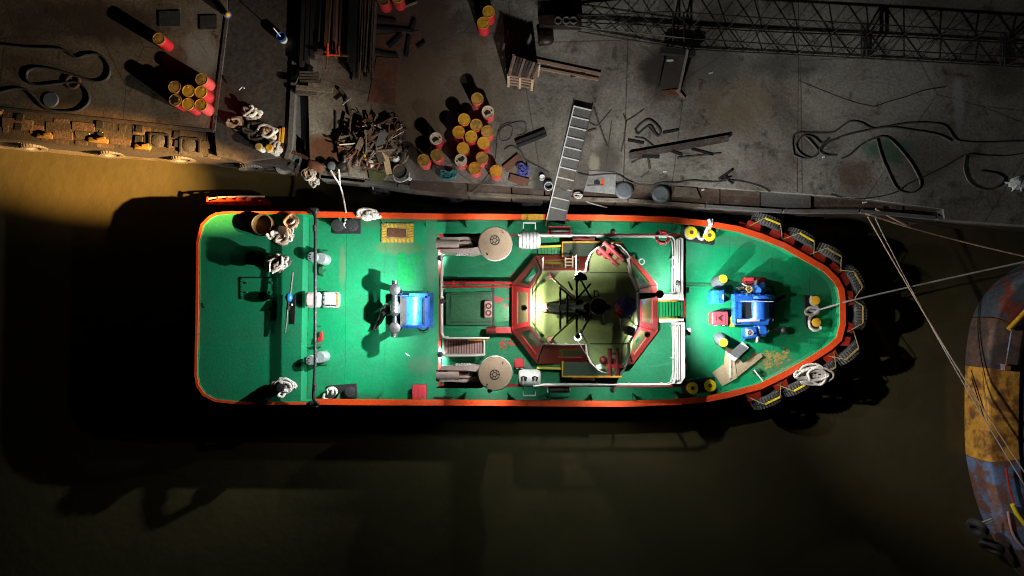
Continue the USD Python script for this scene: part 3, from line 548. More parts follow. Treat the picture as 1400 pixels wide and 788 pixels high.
# teal net bundle and dark bundle
def heap_path(cx, cy, z, rx, ry, h, loops, seed, per=14):
    r = np.random.default_rng(seed); out = []; a0 = r.uniform(0, 6.28)
    for i in range(loops):
        k = r.uniform(.4, 1.0); ox, oy = r.normal(0, .42, 2) * (1.2 - k); ph = r.uniform(0, 3.14); asp = r.uniform(.3, .9); tx, ty = r.uniform(-.25, .25, 2)
        for j in range(per):
            a = a0 + 2 * math.pi * j / per
            x, y = k * math.cos(a), k * asp * math.sin(a)
            x, y = x * math.cos(ph) - y * math.sin(ph) + ox, x * math.sin(ph) + y * math.cos(ph) + oy
            out.append((cx + rx * x, cy + ry * y, z + h * i / loops + (tx * x + ty * y) * h + h * .15 * r.random()))
    o = np.array(out); o[:, 2] = np.maximum(o[:, 2], z); o[:, :2] += r.normal(0, .03, (len(o), 2)); return spl(o[::2], 4)
def rope_heap(name, px, py, z, rxp, ryp, h, loops, r, mt, seed, label, cat='rope', mt2=None):
    c = P(px, py, z); t = thing(name, label, cat, c)
    part(t, 'coil', M().tube(heap_path(c[0], c[1], z + r, L(rxp, z), L(ryp, z), h, loops, seed), r, 7), mt)
    if mt2: part(t, 'inner_coil', M().tube(heap_path(c[0], c[1], z + r, L(rxp * .8, z), L(ryp * .8, z), h * 1.1, max(3, loops - 2), seed + 50), r, 7), mt2)
    return t
rope_heap('net_bundle', 613, 241, zQ, 11, 7, .35, 16, .035, 'teal_net', 4, 'teal fishing net bundled at the quay edge below the drums', 'net')
rope_heap('net_bundle', 716, 233, zQ, 8, 8, .3, 9, .04, 'tarp_blue', 14, 'dark bluish net bundle beside the timber blocks', 'net')
single('dark_sack', M().ball(P(593, 229, zQ + .12), .16, 2, (1, 1.2, .8)), 'rubber', 'small dark round bag right of the left drum trio', 'bag')
plank('dark_board', (574, 192), (586, 204), 7, .1, 'slate', 'dark board behind the drum trio by the scrap heap', 'board')
# stacked wooden crate and two planks
t = thing('wooden_crate', 'weathered slatted wooden crate stack standing alone on upper quay', 'crate', P(712, 112, zQ))
zc = zQ + 1.5; FA, FM, FB, RB, RA = (P(x, y, zc) for x, y in ((695, 103), (711, 105.5), (728, 108.5), (737, 88), (702, 76)))
dn = lambda q, d: q - np.array([0, 0, d])
for i in range(8):
    k = (i + .5) / 8; part(t, 'slat', M().beam(FA + (FB - FA) * k, RA + (RB - RA) * k, L(3.3, zc), .06), 'old_steel' if i % 3 else 'crate_wood', smooth=False)
for q0, q1 in ((FA, FM), (FM, FB), (FB, RB), (RA, FA)):
    for d in (.06, .42, .80, 1.18): part(t, 'rail', M().beam(dn(q0, d), dn(q1, d), .05, .16), 'crate_wood', smooth=False)
for q in (FA, FM, FB, RB, RA): part(t, 'post', M().beam(dn(q, 1.48), dn(q, -.02), .11, .11), 'pale_wood' if q is not RA else 'crate_wood', smooth=False)
part(t, 'inner_stack', M().prism(sg.Polygon([FA[:2], FB[:2], RB[:2], RA[:2]]).buffer(-.1), zQ + .05, zc - .5), 'brown_wood', smooth=False)
plank('long_plank', (733, 83), (821, 102), 4, .12, 'crate_wood', 'upper of two long planks running right from the wooden crate', 'plank')
plank('long_plank', (734, 93), (818, 109), 3, .12, 'crate_wood', 'lower of two long planks running right from the wooden crate', 'plank')
plank('crate_lid', (725, 104), (734, 92), 3, .9, 'crate_wood', 'narrow board leaning on the wooden crate corner', 'board')
rod('steel_offcut', [(780, 105), (800, 101)], zQ + .05, .06, 'black_steel', 'short black pipe above the two planks', 'pipe')
# rusty steel plate and angle offcuts, top left of the quay
slab('steel_plate', [(515, 78), (545, 80), (540, 144), (503, 140)], zQ, .03, 'rust_plate', 'large rust-brown steel plate lying left of centre on the quay', 'steel plate')
slab('steel_plate', [(510, 48), (575, 42), (578, 62), (560, 72), (548, 66), (515, 76)], zQ, .02, 'rust', 'dark rusted plate above the big brown plate', 'steel plate')
for a, b, wd, lab in (((515, 26), (542, 30), 4, 'upper angle iron below the cut-off drums'), ((515, 39), (567, 43), 4, 'long dark angle iron across the rusted plate'), ((563, 42), (568, 28), 4, 'short angle iron standing up from the long one'),
                      ((532, 65), (550, 48), 5, 'slanted dark bar above the brown plate'), ((556, 78), (560, 50), 4, 'upright-lying dark bar right of the slanted bar'), ((514, 71), (544, 77), 4, 'dark bar along the top of the brown plate'),
                      ((552, 10), (570, 3), 2, 'thin pale rod right of the cut-off drums'), ((571, 66), (582, 58), 3, 'stub of bar at the right of the rusted plate')):
    plank('angle_iron', a, b, wd, .12, 'black_steel' if wd > 2 else 'grey_timber', lab, 'angle iron')
# stacks of long steel sections running out of the top of the frame
sect = thing('steel_stack', 'stack of long dark steel sections left of the quay, running out of frame', 'steel stack', P(450, 40, zQ), 'stacks of long steel sections')
for i, (a, b, wd, h, mt) in enumerate([((441, -60), (436, 73), 12, .35, 'dark_steel_deck'), ((455, -60), (449, 73), 9, .5, 'rust'), ((463, -60), (458, 78), 4, .6, 'brown_wood'), ((476, -60), (471, 74), 15, .3, 'brown_wood')]):
    part(sect, 'section', M().beam(P(*a, zQ + h / 2), P(*b, zQ + h / 2), L(wd, 3), h), mt, smooth=False)
part(sect, 'crossbar', M().beam(P(430, 73.5, zQ + .65), P(476, 77, zQ + .65), .08, .08), 'rust', smooth=False)
part(sect, 'orange_pipe', M().tube(pxs([(455, -40), (449, 55), (446, 95)], zQ + .75), .05, 7), 'rust')
part(sect, 'orange_pipe', M().tube(pxs([(447.5, 77), (448, 60)], zQ + .8), .06, 7), 'orange_red'); part(sect, 'orange_pipe', M().tube(pxs([(448, 75), (464, 76), (463, 64)], zQ + .76), .045, 7), 'orange_red')
bars = thing('bar_bundle', 'bundle of long thin steel bars beside the rusty plate, ends toward tug', 'steel bars', P(500, 60, zQ), 'stacks of long steel sections')
r4 = np.random.default_rng(5)
for i in range(16):
    x = 484 + i * 1.75; yb = 92 + r4.uniform(-6, 26); dx = r4.uniform(5, 9)
    part(bars, 'bar', M().beam(P(x + dx, -60, zQ + .12 + .4 * r4.random()), P(x + r4.uniform(-1, 1), yb, zQ + .1 + .35 * r4.random()), .035 + .035 * r4.random(), .07), ('old_steel', 'rust', 'brown_wood', 'black_steel', 'grey_timber')[i % 5], smooth=False)
part(bars, 'skid', M().beam(P(478, 30, zQ + .05), P(513, 33, zQ + .05), .12, .1), 'black_steel', smooth=False)
dark = thing('rail_stack', 'black stack of heavy rails between the two lighter steel stacks', 'steel stack', P(485, 30, zQ))
for i in range(4): part(dark, 'rail', M().beam(P(482 + 2.6 * i, -60, zQ + .3), P(477 + 2.6 * i, 88 + 6 * i, zQ + .3), .09, .5), 'black_steel', smooth=False)
bl = thing('dark_beam', 'blackened long beams along the slot next to the left steel stack', 'beam', P(425, 40, zQ))
for i in range(3): part(bl, 'beam', M().beam(P(419 + 6 * i, -60, zQ + .2), P(413 + 7 * i, 92 - 6 * i, zQ + .2), L(4.6, 3), .4), 'black_steel', smooth=False)
gr = thing('grating_stack', 'stack of grey slatted planks beside the slot, below the steel sections', 'planks', P(425, 110, zQ))
for i in range(4): part(gr, 'plank', M().beam(P(410, 99 + 4 * i, zQ + .3), P(437, 100 + 4 * i, zQ + .3), L(2.6, 3), .12), 'old_steel', smooth=False)
part(gr, 'long_plank', M().beam(P(405, 119.5, zQ + .5), P(455, 124, zQ + .5), L(6, 3), .1), 'grey_timber', smooth=False)
part(gr, 'bearer', M().beam(P(405, 127, zQ + .2), P(434, 129, zQ + .2), L(5, 3), .25), 'old_steel', smooth=False)
rod('steel_offcut', [(468, 143), (479, 134)], zQ + .3, .05, 'bright_steel', 'bright short bar leaning at the head of the scrap heap', 'bar')
rod('steel_offcut', [(464, 122), (474, 136), (480, 158)], zQ + .08, .09, 'old_steel', 'bent dark bar at the head of the scrap heap', 'bar', 6, True)
plank('steel_offcut', (459, 152), (459, 185), 2, .06, 'black_steel', 'dark strip standing left of the scrap heap', 'strip')

# scrap heap
r5 = np.random.default_rng(21)
def chunk(m, c, s):
    t = trimesh.convex.convex_hull(r5.normal(0, 1, (9, 3)) * s * [1, 1, .6]); m.add(t.vertices + c, t.faces)
sc = M(); sc2 = M(); sc3 = M()
for i in range(300):
    a = r5.uniform(0, 6.28); rr = math.sqrt(r5.random())
    x, y = 507 + 46 * rr * math.cos(a), 194 + 34 * rr * math.sin(a) - 6 * rr * math.cos(a)
    h = .55 * (1 - rr ** 2)
    k = r5.random(); m = sc if k < .55 else sc2 if k < .85 else sc3
    c = P(x, y, zQ + h * r5.random() + .06)
    if r5.random() < .45: chunk(m, c, r5.uniform(.04, .12))
    else:
        q = r5.uniform(0, 3.14); l = r5.uniform(.12, .42); d = np.array([math.cos(q) * l, math.sin(q) * l, r5.uniform(-.1, .15)])
        m.beam(c - d, c + d, r5.uniform(.02, .08), r5.uniform(.015, .06))
for i in range(46):                                         # larger bent bars, plates and pipes
    a = r5.uniform(0, 6.28); rr = math.sqrt(r5.random()) * .95; x, y = 507 + 44 * rr * math.cos(a), 195 + 32 * rr * math.sin(a); h = .6 * (1 - rr ** 2) + .1
    m = (sc, sc2, sc3)[int(r5.integers(3))]; q = r5.uniform(0, 3.14); l = r5.uniform(.35, .8); c = P(x, y, zQ + h); d = np.array([math.cos(q) * l, math.sin(q) * l, r5.uniform(-.15, .15)]); e = np.array([-d[1], d[0], 0]) * r5.uniform(-.5, .5)
    if i % 3 == 0: m.beam(c - d * .5, c + d * .5, r5.uniform(.18, .4), .03)
    else: m.tube(spl([c - d, c - d * .3 + e, c + d * .4 + e * .6, c + d], 4), r5.uniform(.025, .06), 6)
heap = thing('scrap_heap', 'heap of tangled rusty scrap metal at the quay corner', 'scrap heap', P(507, 194, zQ))
part(heap, 'scrap', sc, 'scrap', False, kind='stuff'); part(heap, 'rusty_scrap', sc2, 'rust', False, kind='stuff'); part(heap, 'shiny_scrap', sc3, 'old_steel', False, kind='stuff')
zs = zQ + .55
slab('metal_sheet', [(520, 178), (531, 182), (522, 201), (513, 199)], zs, .03, 'slate', 'blue-grey metal sheet lying on top of the scrap heap', 'sheet')
plank('wooden_board', (525, 203), (532, 238), 8, .06, 'pale_wood', 'pale wooden board lying on the lower right of the scrap heap', 'board', zQ + .35)
slab('wooden_board', [(503, 232), (530, 238), (523, 249), (506, 247)], zQ + .02, .05, 'olive_green', 'dark olive board at the quay edge under the pale board', 'board')
rod('scrap_rod', [(482, 196), (514, 187)], zs, .025, 'bright_steel', 'shiny rod crossing the middle of the scrap heap', 'rod')
rod('scrap_rod', [(464, 198), (489, 196)], zs, .03, 'grey_white', 'pale short tube at the left of the scrap heap', 'rod')
rod('scrap_rod', [(490, 195), (508, 203), (514, 210)], zs, .025, 'old_steel', 'bent rod below the shiny crossing rod', 'rod')
rod('scrap_rod', [(529, 193), (552, 180)], zs - .2, .022, 'rope_white', 'lower of two thin pale rods right of the metal sheet', 'rod')
rod('scrap_rod', [(532, 186), (550, 174), (548, 170)], zs - .2, .022, 'rope_white', 'hooked upper rod right of the metal sheet', 'rod')
rod('scrap_rod', [(528, 163), (545, 160)], zs - .3, .022, 'bright_steel', 'thin shiny rod at the top right of the scrap heap', 'rod')
rod('scrap_rod', [(495, 173), (518, 171)], zs - .1, .022, 'grey_white', 'thin pale rod across the upper scrap heap', 'rod')
rod('scrap_rod', [(482, 153), (494, 157)], zs - .3, .025, 'bright_steel', 'shiny short rod at the head of the scrap heap', 'rod')
rod('scrap_rod', [(507, 211), (520, 220), (526, 228)], zQ + .3, .025, 'stair_pink', 'pinkish bent rod beside the pale wooden board', 'rod')
rod('scrap_rod', [(497, 208), (500, 218)], zs, .05, 'amber', 'short yellow stick in the scrap heap', 'stick')
t = thing('scrap_tin', 'crumpled shiny tin at the foot of the scrap heap', 'tin', P(508, 226, zQ)); part(t, 'tin', M().lathe([(0, 0), (.16, 0), (.17, .12), (.15, .26), (.18, .34), (.1, .36), (0, .34)], P(508, 226, zQ), 9), 'grey_white', False); part(t, 'label_patch', M().box(P(505, 226, zQ + .36), (.1, .22, .02), .2), 'dark_red')
single('plastic_jug', M().ball(P(541, 218, zQ + .15), .17, 2, (1.1, .9, .8)).cyl(P(541, 218, zQ + .2), P(545, 215, zQ + .34), .06, .05, 8), 'grey_white', 'crumpled white jug right of the pale board', 'jug')
single('paint_pot', M().lathe([(0, .1), (.09, .1), (.1, 0)], P(560, 245, zQ), 14), 'white', 'tiny white pot at the quay edge right of the grey drum base', 'pot')
t = thing('steel_basin', 'rusty grey basin with white hoop at the quay edge', 'basin', P(548, 237, zQ))
part(t, 'basin', M().lathe([(0, 0), (.32, 0), (.36, .3), (.34, .3), (.3, .22), (0, .2)], P(548, 236, zQ), 22), 'old_steel'); part(t, 'hoop', M().tube(spl(pxs([(537, 236), (540, 246), (549, 249), (558, 244), (560, 236)], zQ + .2), 5), .025, 6), 'rope_white')
rod('steel_offcut', [(552, 215), (556, 205), (552, 222), (558, 212), (548, 226)], zQ + .25, .06, 'scrap', 'twisted rusty strip right of the white jug', 'strip', 5, True)
# quay mooring bollards beside the slot
for i, (x, y, lab) in enumerate(((456, 229, 'left of two black bollards at the quay corner, holding the white rope'), (470, 230, 'right bare black bollard at the quay corner'))):
    t = thing('mooring_bollard', lab, 'bollard', P(x, y, zQ)); c = P(x, y, zQ)
    part(t, 'base', M().box(c + [0, 0, .03], (.55, .5, .06), .1, .03), 'black_steel'); part(t, 'post', M().lathe([(.15, .05), (.14, .3), (.19, .36), (.20, .42), (.16, .45), (0, .46)], c, 18), 'slate' if i == 0 else 'black_steel')
rod('mooring_rope', [(452, 233, zQ + .2), (458, 243, zQ + .1), (464, 252, 2.6), (469, 268, 2.4), (473, 291, 2.62)], 0, .045, 'rope_white', 'white mooring rope from the black bollard down to the tug rail', 'mooring rope', 7, True)
rod('mooring_rope', [(463, 230, zQ + .3), (464, 240, zQ + .1), (465, 252, 2.6)], 0, .045, 'rope_white', 'second white rope strand from the black bollard, joining the mooring rope', 'mooring rope', 7, True)
chn = thing('anchor_chain', 'heavy chain lying from pontoon bollards across to the quay corner', 'chain', P(430, 225, zQ))
cp = spl(pxs([(384, 200), (396, 207), (410, 212), (425, 220), (440, 232), (452, 238)], zQ - .02), 6)
for i in range(0, len(cp) - 1):
    d = cp[min(i + 1, len(cp) - 1)] - cp[i]; c = (cp[i] + cp[min(i + 1, len(cp) - 1)]) / 2
    part(chn, 'link', M().tube(np.array([c + d * .75 * math.cos(q) + np.cross(d / (np.linalg.norm(d) + 1e-9), [0, 0, 1] if i % 2 else [.3, .3, 1]) * .07 * math.sin(q) for q in np.arange(8) * .785]), .022, 5, closed=True), 'rust')
rope_heap('old_fender_rope', 424, 240, 2.9, 9, 9, .3, 10, .05, 'rope_grey', 31, 'grey ragged rope bundle hanging at the corner of the slot', 'rope', 'rope_brown')
single('stone_block', trimesh_block := M().box(P(432, 228, 2.95), (.8, .5, .4), -.2, .08), 'rust', 'rusty block at the quay corner between slot and bollards', 'block')
rope_heap('old_fender_rope', 430, 250, 2.2, 8, 7, .3, 6, .06, 'rope_grey', 37, 'frayed grey fender rope hanging below the slot corner', 'rope')

# pontoon bollards and ropes
for i, (x, y, lid, lab) in enumerate(((354, 201, 'hatch_tan', 'left white bollard with dull yellow top on the pontoon corner'), (368.5, 202.5, 'amber', 'right white bollard with bright amber top on the pontoon corner'))):
    c = P(x, y, 3.5); c[2] = 2.95; t = thing('mooring_bollard', lab, 'bollard', c)
    part(t, 'post', M().lathe([(.16, 0), (.16, .5), (.19, .54)], c, 20), 'grey_white'); part(t, 'top', M().lathe([(.19, .54), (.19, .6), (.15, .63), (0, .63)], c, 20), lid)
rope_heap('rope_coil', 346, 156, 2.95, 13, 10, .45, 9, .07, 'rope_white', 2, 'white rope coil on the dark pontoon deck, upper one', 'rope')
rope_heap('rope_coil', 367, 183, 2.95, 13, 9, .4, 8, .07, 'rope_white', 8, 'white rope coil just above the yellow-topped pontoon bollards', 'rope', 'rope_brown')
rope_heap('rope_coil', 352, 183, 2.95, 17, 13, .3, 9, .07, 'hose', 18, 'dark old rope heap beside the pontoon bollards', 'rope')
rope_heap('rope_coil', 330, 170, 2.95, 14, 10, .25, 6, .07, 'rope_brown', 19, 'brown rope scattered at the left of the white coils', 'rope')
rod('steel_offcut', [(327, 123, 3.3), (331, 119, 3.5), (334, 121, 3.5)], 0, .03, 'white', 'small white hook on the dark pontoon deck', 'hook')
rope_heap('rope_coil', 378, 204, 2.95, 10, 8, .5, 7, .07, 'rope_grey', 23, 'grey rope wound beside the amber-topped bollard', 'rope')
# bucket with broom
c = P(388, 55, 2.95); t = thing('paint_bucket', 'blue and white bucket with a stick in it on dark deck', 'bucket', c)
part(t, 'body', M().lathe([(0, 0), (.2, 0), (.215, .26)], c, 24), 'white'); part(t, 'blue_band', M().lathe([(.217, .26), (.225, .46), (.205, .46), (.2, .12), (0, .1)], c, 24), 'winch_blue')
part(t, 'stick', M().cyl(P(385, 52, 3.2), P(374, 38.5, 4.1), .025, .025, 8), 'white')

# tyre fenders hung on quay and pontoon faces
def tyre_mesh(c, axis, R, wd, n=22):
    ax = np.asarray(axis, float); ax /= np.linalg.norm(ax); e = np.cross(ax, [0, 0, 1.0]); e /= np.linalg.norm(e); g = np.cross(ax, e)
    prof = [(R * .55, -wd * .42), (R * .8, -wd * .5), (R * .97, -wd * .44), (R, -wd * .2), (R, wd * .2), (R * .97, wd * .44), (R * .8, wd * .5), (R * .55, wd * .42), (R * .52, 0)]
    a = np.arange(n) * 2 * math.pi / n; k = len(prof)
    v = np.array([np.asarray(c) + ax * h + r * (math.cos(q) * e + math.sin(q) * g) for q in a for r, h in prof])
    f = [[i * k + j, i * k + (j + 1) % k, ((i + 1) % n) * k + (j + 1) % k, ((i + 1) % n) * k + j] for i in range(n) for j in range(k)]
    return M().add(v, f), (ax, e, g)
def hung_tyre(px, py, z, axis, R, wd, label, mt='grey_rubber', chains=True, group=None, lugs=True, top=None):
    c = P(px, py, z); t = thing('tyre_fender', label, 'tyre', c, group)
    m, (ax, e, g) = tyre_mesh(c, axis, R, wd); body = part(t, 'casing', m, mt)
    if lugs:
        lm = M()
        for k in range(26):
            q = k * 2 * math.pi / 26; d = math.cos(q) * e + math.sin(q) * g
            for s_ in (-1, 1): lm.beam(c + d * (R + .01) + ax * wd * .06 * s_, c + d * (R - .03) + ax * wd * .47 * s_, .06, .05, up=d)
        part(t, 'tread', lm, mt, False)
    if chains:
        for s_ in (-1, 1):
            a = c + e * s_ * R * .55 + np.array([0, 0, R * .8]); b = a - ax * (.7 if top is None else top) + np.array([0, 0, .75])
            part(t, 'chain', M().tube(spl([a, (a + b) / 2 + [0, 0, -.04], b], 4), .03, 6), 'rope_grey')
    return t
for x, y, lab in ((46, 200, 'grey tyre hung on the pontoon side, leftmost of three'), (153, 209, 'light-lit tyre hung on the pontoon side under the drums'), (250, 216, 'tyre hung on the pontoon side near its right end'), (343, 227, 'long grey tyre hung below the pontoon bollards')):
    hung_tyre(x, y, 1.5, (.1, -1, -.05), .6, .36, lab)
hung_tyre(389, 226, 1.9, (.5, -.8, .6), .48, .28, 'tilted pale tyre hanging at the pontoon corner', 'grey_rubber')
for x, y, lab in ((622, 270, 'dark tyre hung on the quay wall under the drums'), (727, 277, 'small dark tyre hung on the quay wall left of the gangway foot'), (520, 262, 'dark tyre on the quay wall under the scrap heap')):
    hung_tyre(x, y, 1.3, (.06, -1, .1), .5, .3, lab, 'rubber')

# gangway from the quay to the tug's rail
ga, gb = (797, 148), (759, 304)
A = P(*ga, zQ + .25); B = P(*gb, 2.75)
dirv = (B - A) / np.linalg.norm(B - A); side = np.cross(dirv, [0, 0, 1.0]); side /= np.linalg.norm(side)
t = thing('gangway', 'grey ribbed gangway plank leading from the quay down onto tug', 'gangway', A)
wd = L(25, 3)
part(t, 'deck_plate', M().beam(A, B, wd, .05), 'edge_steel', smooth=False)
for s_ in (-1, 1): part(t, 'side_rail', M().beam(A + side * s_ * wd * .5 + [0, 0, .06], B + side * s_ * wd * .5 + [0, 0, .06], .05, .2), 'old_steel' if s_ < 0 else 'grey_white', smooth=False)
for k in range(11):
    q = A + (B - A) * (.005 + .088 * k); part(t, 'cleat', M().beam(q - side * wd * .48 + [0, 0, .06], q + side * wd * .48 + [0, 0, .06], .04, .07), 'grey_white', smooth=False)
for s_ in (-1, 1):
    q = B + side * s_ * wd * .45; part(t, 'foot', M().cyl(q, q + dirv * .25 + [0, 0, -.15], .05, .04, 8), 'grey_white')
rope_heap('rope_coil', 789, 268, 2.9, 7, 4, .15, 4, .03, 'rope_white', 41, 'white rag of rope at the quay edge beside the gangway', 'rope')
rod('mooring_rope', [(785, 268, 2.9), (805, 277, 2.4), (830, 284, 1.6)], 0, .03, 'rope_grey', 'pale line trailing from the gangway side down toward the water', 'line', 6, True)

# crane boom lying on the yard
zb = zQ + .12
chords = {'U1': ([(784, 37), (930, 52), (1050, 60), (1240, 70), (1400, 79), (1480, 83)], zb + .5), 'L1': ([(790, 43), (940, 67.5), (1050, 73), (1240, 83), (1400, 92), (1480, 96)], zb),
          'U2': ([(795, 22), (917, 16), (1050, 25), (1240, 36), (1400, 47), (1480, 52)], zb + .5), 'L2': ([(795, 31), (930, 37), (1050, 43.5), (1240, 51), (1400, 60), (1480, 64)], zb)}
boom = thing('crane_boom', 'dark lattice crane boom lying along the top of the yard', 'crane boom', P(1000, 50, zb))
xx = {}
def on(k, x):
    p, z = chords[k]; zz = z if x > 930 else np.interp(x, [784, 930], [zb + .35 if k[0] == 'U' else zb + .08, z])
    return P(x, float(np.interp(x, [a[0] for a in p], [a[1] for a in p])), zz)
for k in chords: part(boom, 'chord', M().tube([on(k, x) for x in np.linspace(790, 1480, 24)], .034, 6), 'boom_black')
xs_ = np.linspace(800, 1470, 29)
for i in range(len(xs_) - 1):
    a, b = (xs_[i], xs_[i + 1]) if i % 2 else (xs_[i + 1], xs_[i])
    for k1, k2 in (('U1', 'U2'), ('L1', 'L2'), ('U1', 'L1'), ('U2', 'L2')): part(boom, 'brace', M().tube([on(k1, a), on(k2, b)], .018, 5), 'boom_black')
for x in (920, 935, 1178, 1185, 1368, 1374):
    for k1, k2 in (('U1', 'U2'), ('U2', 'L2'), ('L2', 'L1'), ('L1', 'U1')): part(boom, 'frame', M().tube([on(k1, x), on(k2, x)], .045, 5), 'boom_black')
part(boom, 'head', M().prism(poly([(738, 20), (795, 18), (796, 34), (738, 33)], zb + .5), zb - .1, zb + .4), 'tar', smooth=False)
for x in (763, 774, 784): part(boom, 'sheave', M().torus(P(x, 28, zb + .46), .16, .05, n=16, k=6), 'old_steel')
part(boom, 'pendant', M().tube([P(772, 35, zb + .7), P(936, 52, zb + .55)], .022, 5), 'grey_timber'); part(boom, 'pendant', M().tube([P(790, 44, zb + .5), P(900, 64, zb + .6)], .02, 5), 'grey_timber')
tr = thing('boom_trestle', 'dark rusty trestle standing under the crane boom with a strut', 'trestle', P(920, 100, zQ))
part(tr, 'top_beam', M().beam(P(903, 70, zQ + .6), P(950, 74, zQ + .6), .3, .25), 'black_steel', smooth=False)
part(tr, 'strut', M().beam(P(940, 68, zQ + 1.0), P(928, 124, zQ + .12), .12, .14), 'old_steel', smooth=False)
part(tr, 'foot_plate', M().prism(poly([(905, 125), (926, 122), (934, 130), (912, 131)], zQ), zQ + .01, zQ + .06), 'rust', smooth=False)
part(tr, 'leg', M().beam(P(908, 70, zQ + .55), P(898, 122, zQ + .1), .09, .1), 'black_steel', smooth=False)
part(tr, 'foot_bar', M().beam(P(925, 123, zQ + .12), P(936, 135, zQ + .06), .1, .08), 'crate_wood', smooth=False)
single('paper_scrap', M().box(P(916, 83, zQ + .03), (.32, .09, .02), .05), 'grey_white', 'white strip lying on the dark stain beside the trestle strut', 'scrap')
single('boom_block', M().ball(P(747, 54, zQ + .25), .3, 2, (1.3, 1, .8)).box(P(740, 54, zQ + .2), (.3, .5, .4), .1, .05), 'tar', 'dark hook block lying under the crane boom head', 'hook block')
for x, y, q in ((918, 241, .1), (900, 258, .5), (966, 262, .0), (1010, 272, .3), (1182, 278, .2), (905, 137, .2), (1152, 187, .6), (820, 240, .3)):
    pass
for i, (x, y, ww, lab) in enumerate(((909, 235, 5, 'tiny white paper scrap on the middle quay slab'), (1182, 277, 6, 'pale chip at the quay edge above the bow ropes'), (1126, 215, 4, 'small pale pebble near the left hose coil'), (972, 100, 6, 'white crumb beside the grey stain right of trestle'), (961, 260, 4, 'small white scrap on the ledge near the bow'))):
    single('litter_scrap', M().box(P(x, y, zQ + .02), (L(ww, 3), .07, .02), .1 * i), 'grey_white', lab, 'litter')
t = thing('dark_debris', 'dark three-armed piece of debris by the quay cable', 'debris', P(990, 243, zQ))
part(t, 'arm', M().tube(pxs([(983, 245), (990, 240), (1000, 233)], zQ + .08), .07, 6), 'black_steel'); part(t, 'arm', M().tube(pxs([(990, 240), (995, 247), (1001, 252)], zQ + .08), .06, 6), 'black_steel'); part(t, 'arm', M().tube(pxs([(986, 246), (997, 243)], zQ + .12), .05, 6), 'black_steel')
# white sack at the right edge
t = thing('white_sack', 'crumpled white sheet with ragged ends at right quay edge', 'sack', P(1395, 249, zQ)); c = P(1396, 249, zQ + .1)
sk = trimesh.creation.icosphere(3, 1.0); v = sk.vertices * [.55, .3, .14]; v += (meshkit.noise(sk.vertices * 2.2, 3)[:, None] - .5) * [.35, .25, .12]
part(t, 'sheet', M().add(v + c, sk.faces), 'grey_white')
for a, b in (((1388, 251), (1371, 249)), ((1390, 254), (1383, 262)), ((1396, 253), (1396, 262)), ((1386, 247), (1374, 252))): part(t, 'tail', M().tube([P(*a, zQ + .15), P(*b, zQ + .05)], [.07, .015], 6), 'grey_white')
part(t, 'grey_box', M().box(P(1396, 245, zQ + .22), (.3, .2, .14), .1, .02), 'slate')
# ================================================================== the tug
zD, zR, zB, zP, zW = 1.5, 2.5, 3.9, 4.7, 7.0
zS = 2.46                                                  # raised stern deck
tug = thing('tugboat', 'harbour tug with green decks, orange-red rails and red octagonal wheelhouse', 'tugboat', P(710, 423, 0))
OUT = [(316, 289), (428, 289.5), (600, 292.5), (775, 293.5), (864, 295), (918, 297), (966, 302), (1011, 310), (1042, 320), (1074, 333), (1108, 352.5), (1130, 365), (1146, 381), (1153.5, 395), (1155.5, 414), (1155.5, 445),
       (1150, 466), (1135, 479.5), (1103, 499.5), (1072, 517), (1041, 532), (1000, 543), (965, 550), (920, 554), (847, 556.5), (740, 555.5), (421, 553.5), (328, 553), (294, 549.5), (278, 541), (269, 528), (266.5, 513), (268.5, 410), (269, 331), (275, 307), (286, 296), (296, 291)]
outline = poly(OUT, zR).buffer(.12).buffer(-.12)
def xcut(p, px0, px1): return p.intersection(sg.box(P(px0, 0, zR)[0], -40, P(px1, 0, zR)[0], 40))
def ring(p, a, b): return p.buffer(a).difference(p.buffer(b))
# hull: loft of the deck outline down to the water, fining in at the bow
def resample(p, n=160):
    l = p.exterior; return np.array([l.interpolate(i / n, normalized=True).coords[0] for i in range(n)])
ro = resample(outline); cx, cy = P(700, 422, zR)[:2]; lv = []
for z, k in ((1.5, 1.0), (1.15, 1.0), (.6, .985), (0, .965), (-1.5, .9)):
    q = ro.copy(); bowf = np.clip((ro[:, 0] - P(930, 0, zR)[0]) / 8, 0, 1); q[:, 0] -= bowf * (1.5 - z) * .55; q[:, 1] = cy + (q[:, 1] - cy) * k * (1 - bowf * (1.5 - z) * .06); lv.append(np.column_stack([q, np.full(len(q), z)]))
n = len(ro); part(tug, 'hull', M().add(np.vstack(lv), [[i * n + j, (i + 1) * n + j, (i + 1) * n + (j + 1) % n, i * n + (j + 1) % n] for i in range(4) for j in range(n)]), 'black_steel')
part(tug, 'rub_rail', M().prism(ring(outline, .16, -.06), 1.05, 1.4), 'rubber', smooth=False)
part(tug, 'bulwark', M().prism(ring(outline, -.10, -.17), zD, zR), 'deck_green', smooth=False)
part(tug, 'hull_side', M().prism(ring(outline, -.02, -.10), zD - .1, zR), 'hull_red', smooth=False)
part(tug, 'deck_rail', M().prism(xcut(ring(outline, 0, -.29), 436, 1400), zR, zR + .07), 'orange_red', smooth=False)
part(tug, 'stern_rail', M().prism(xcut(ring(outline, 0, -.13), 0, 425), zR, zR + .07), 'orange_red', smooth=False)
part(tug, 'yellow_rail_end', M().prism(xcut(ring(outline, .004, -.295), 713, 742).intersection(sg.box(-60, cy, 60, 40)), zR + .005, zR + .078), 'amber', smooth=False)
deckp = outline.buffer(-.12)
part(tug, 'main_deck', M().prism(xcut(deckp, 419, 1400), 1.2, zD), 'deck_green', smooth=False)
part(tug, 'stern_deck', M().prism(xcut(outline.buffer(-.06), 0, 418.5), 1.2, zS), 'stern_green', smooth=False)
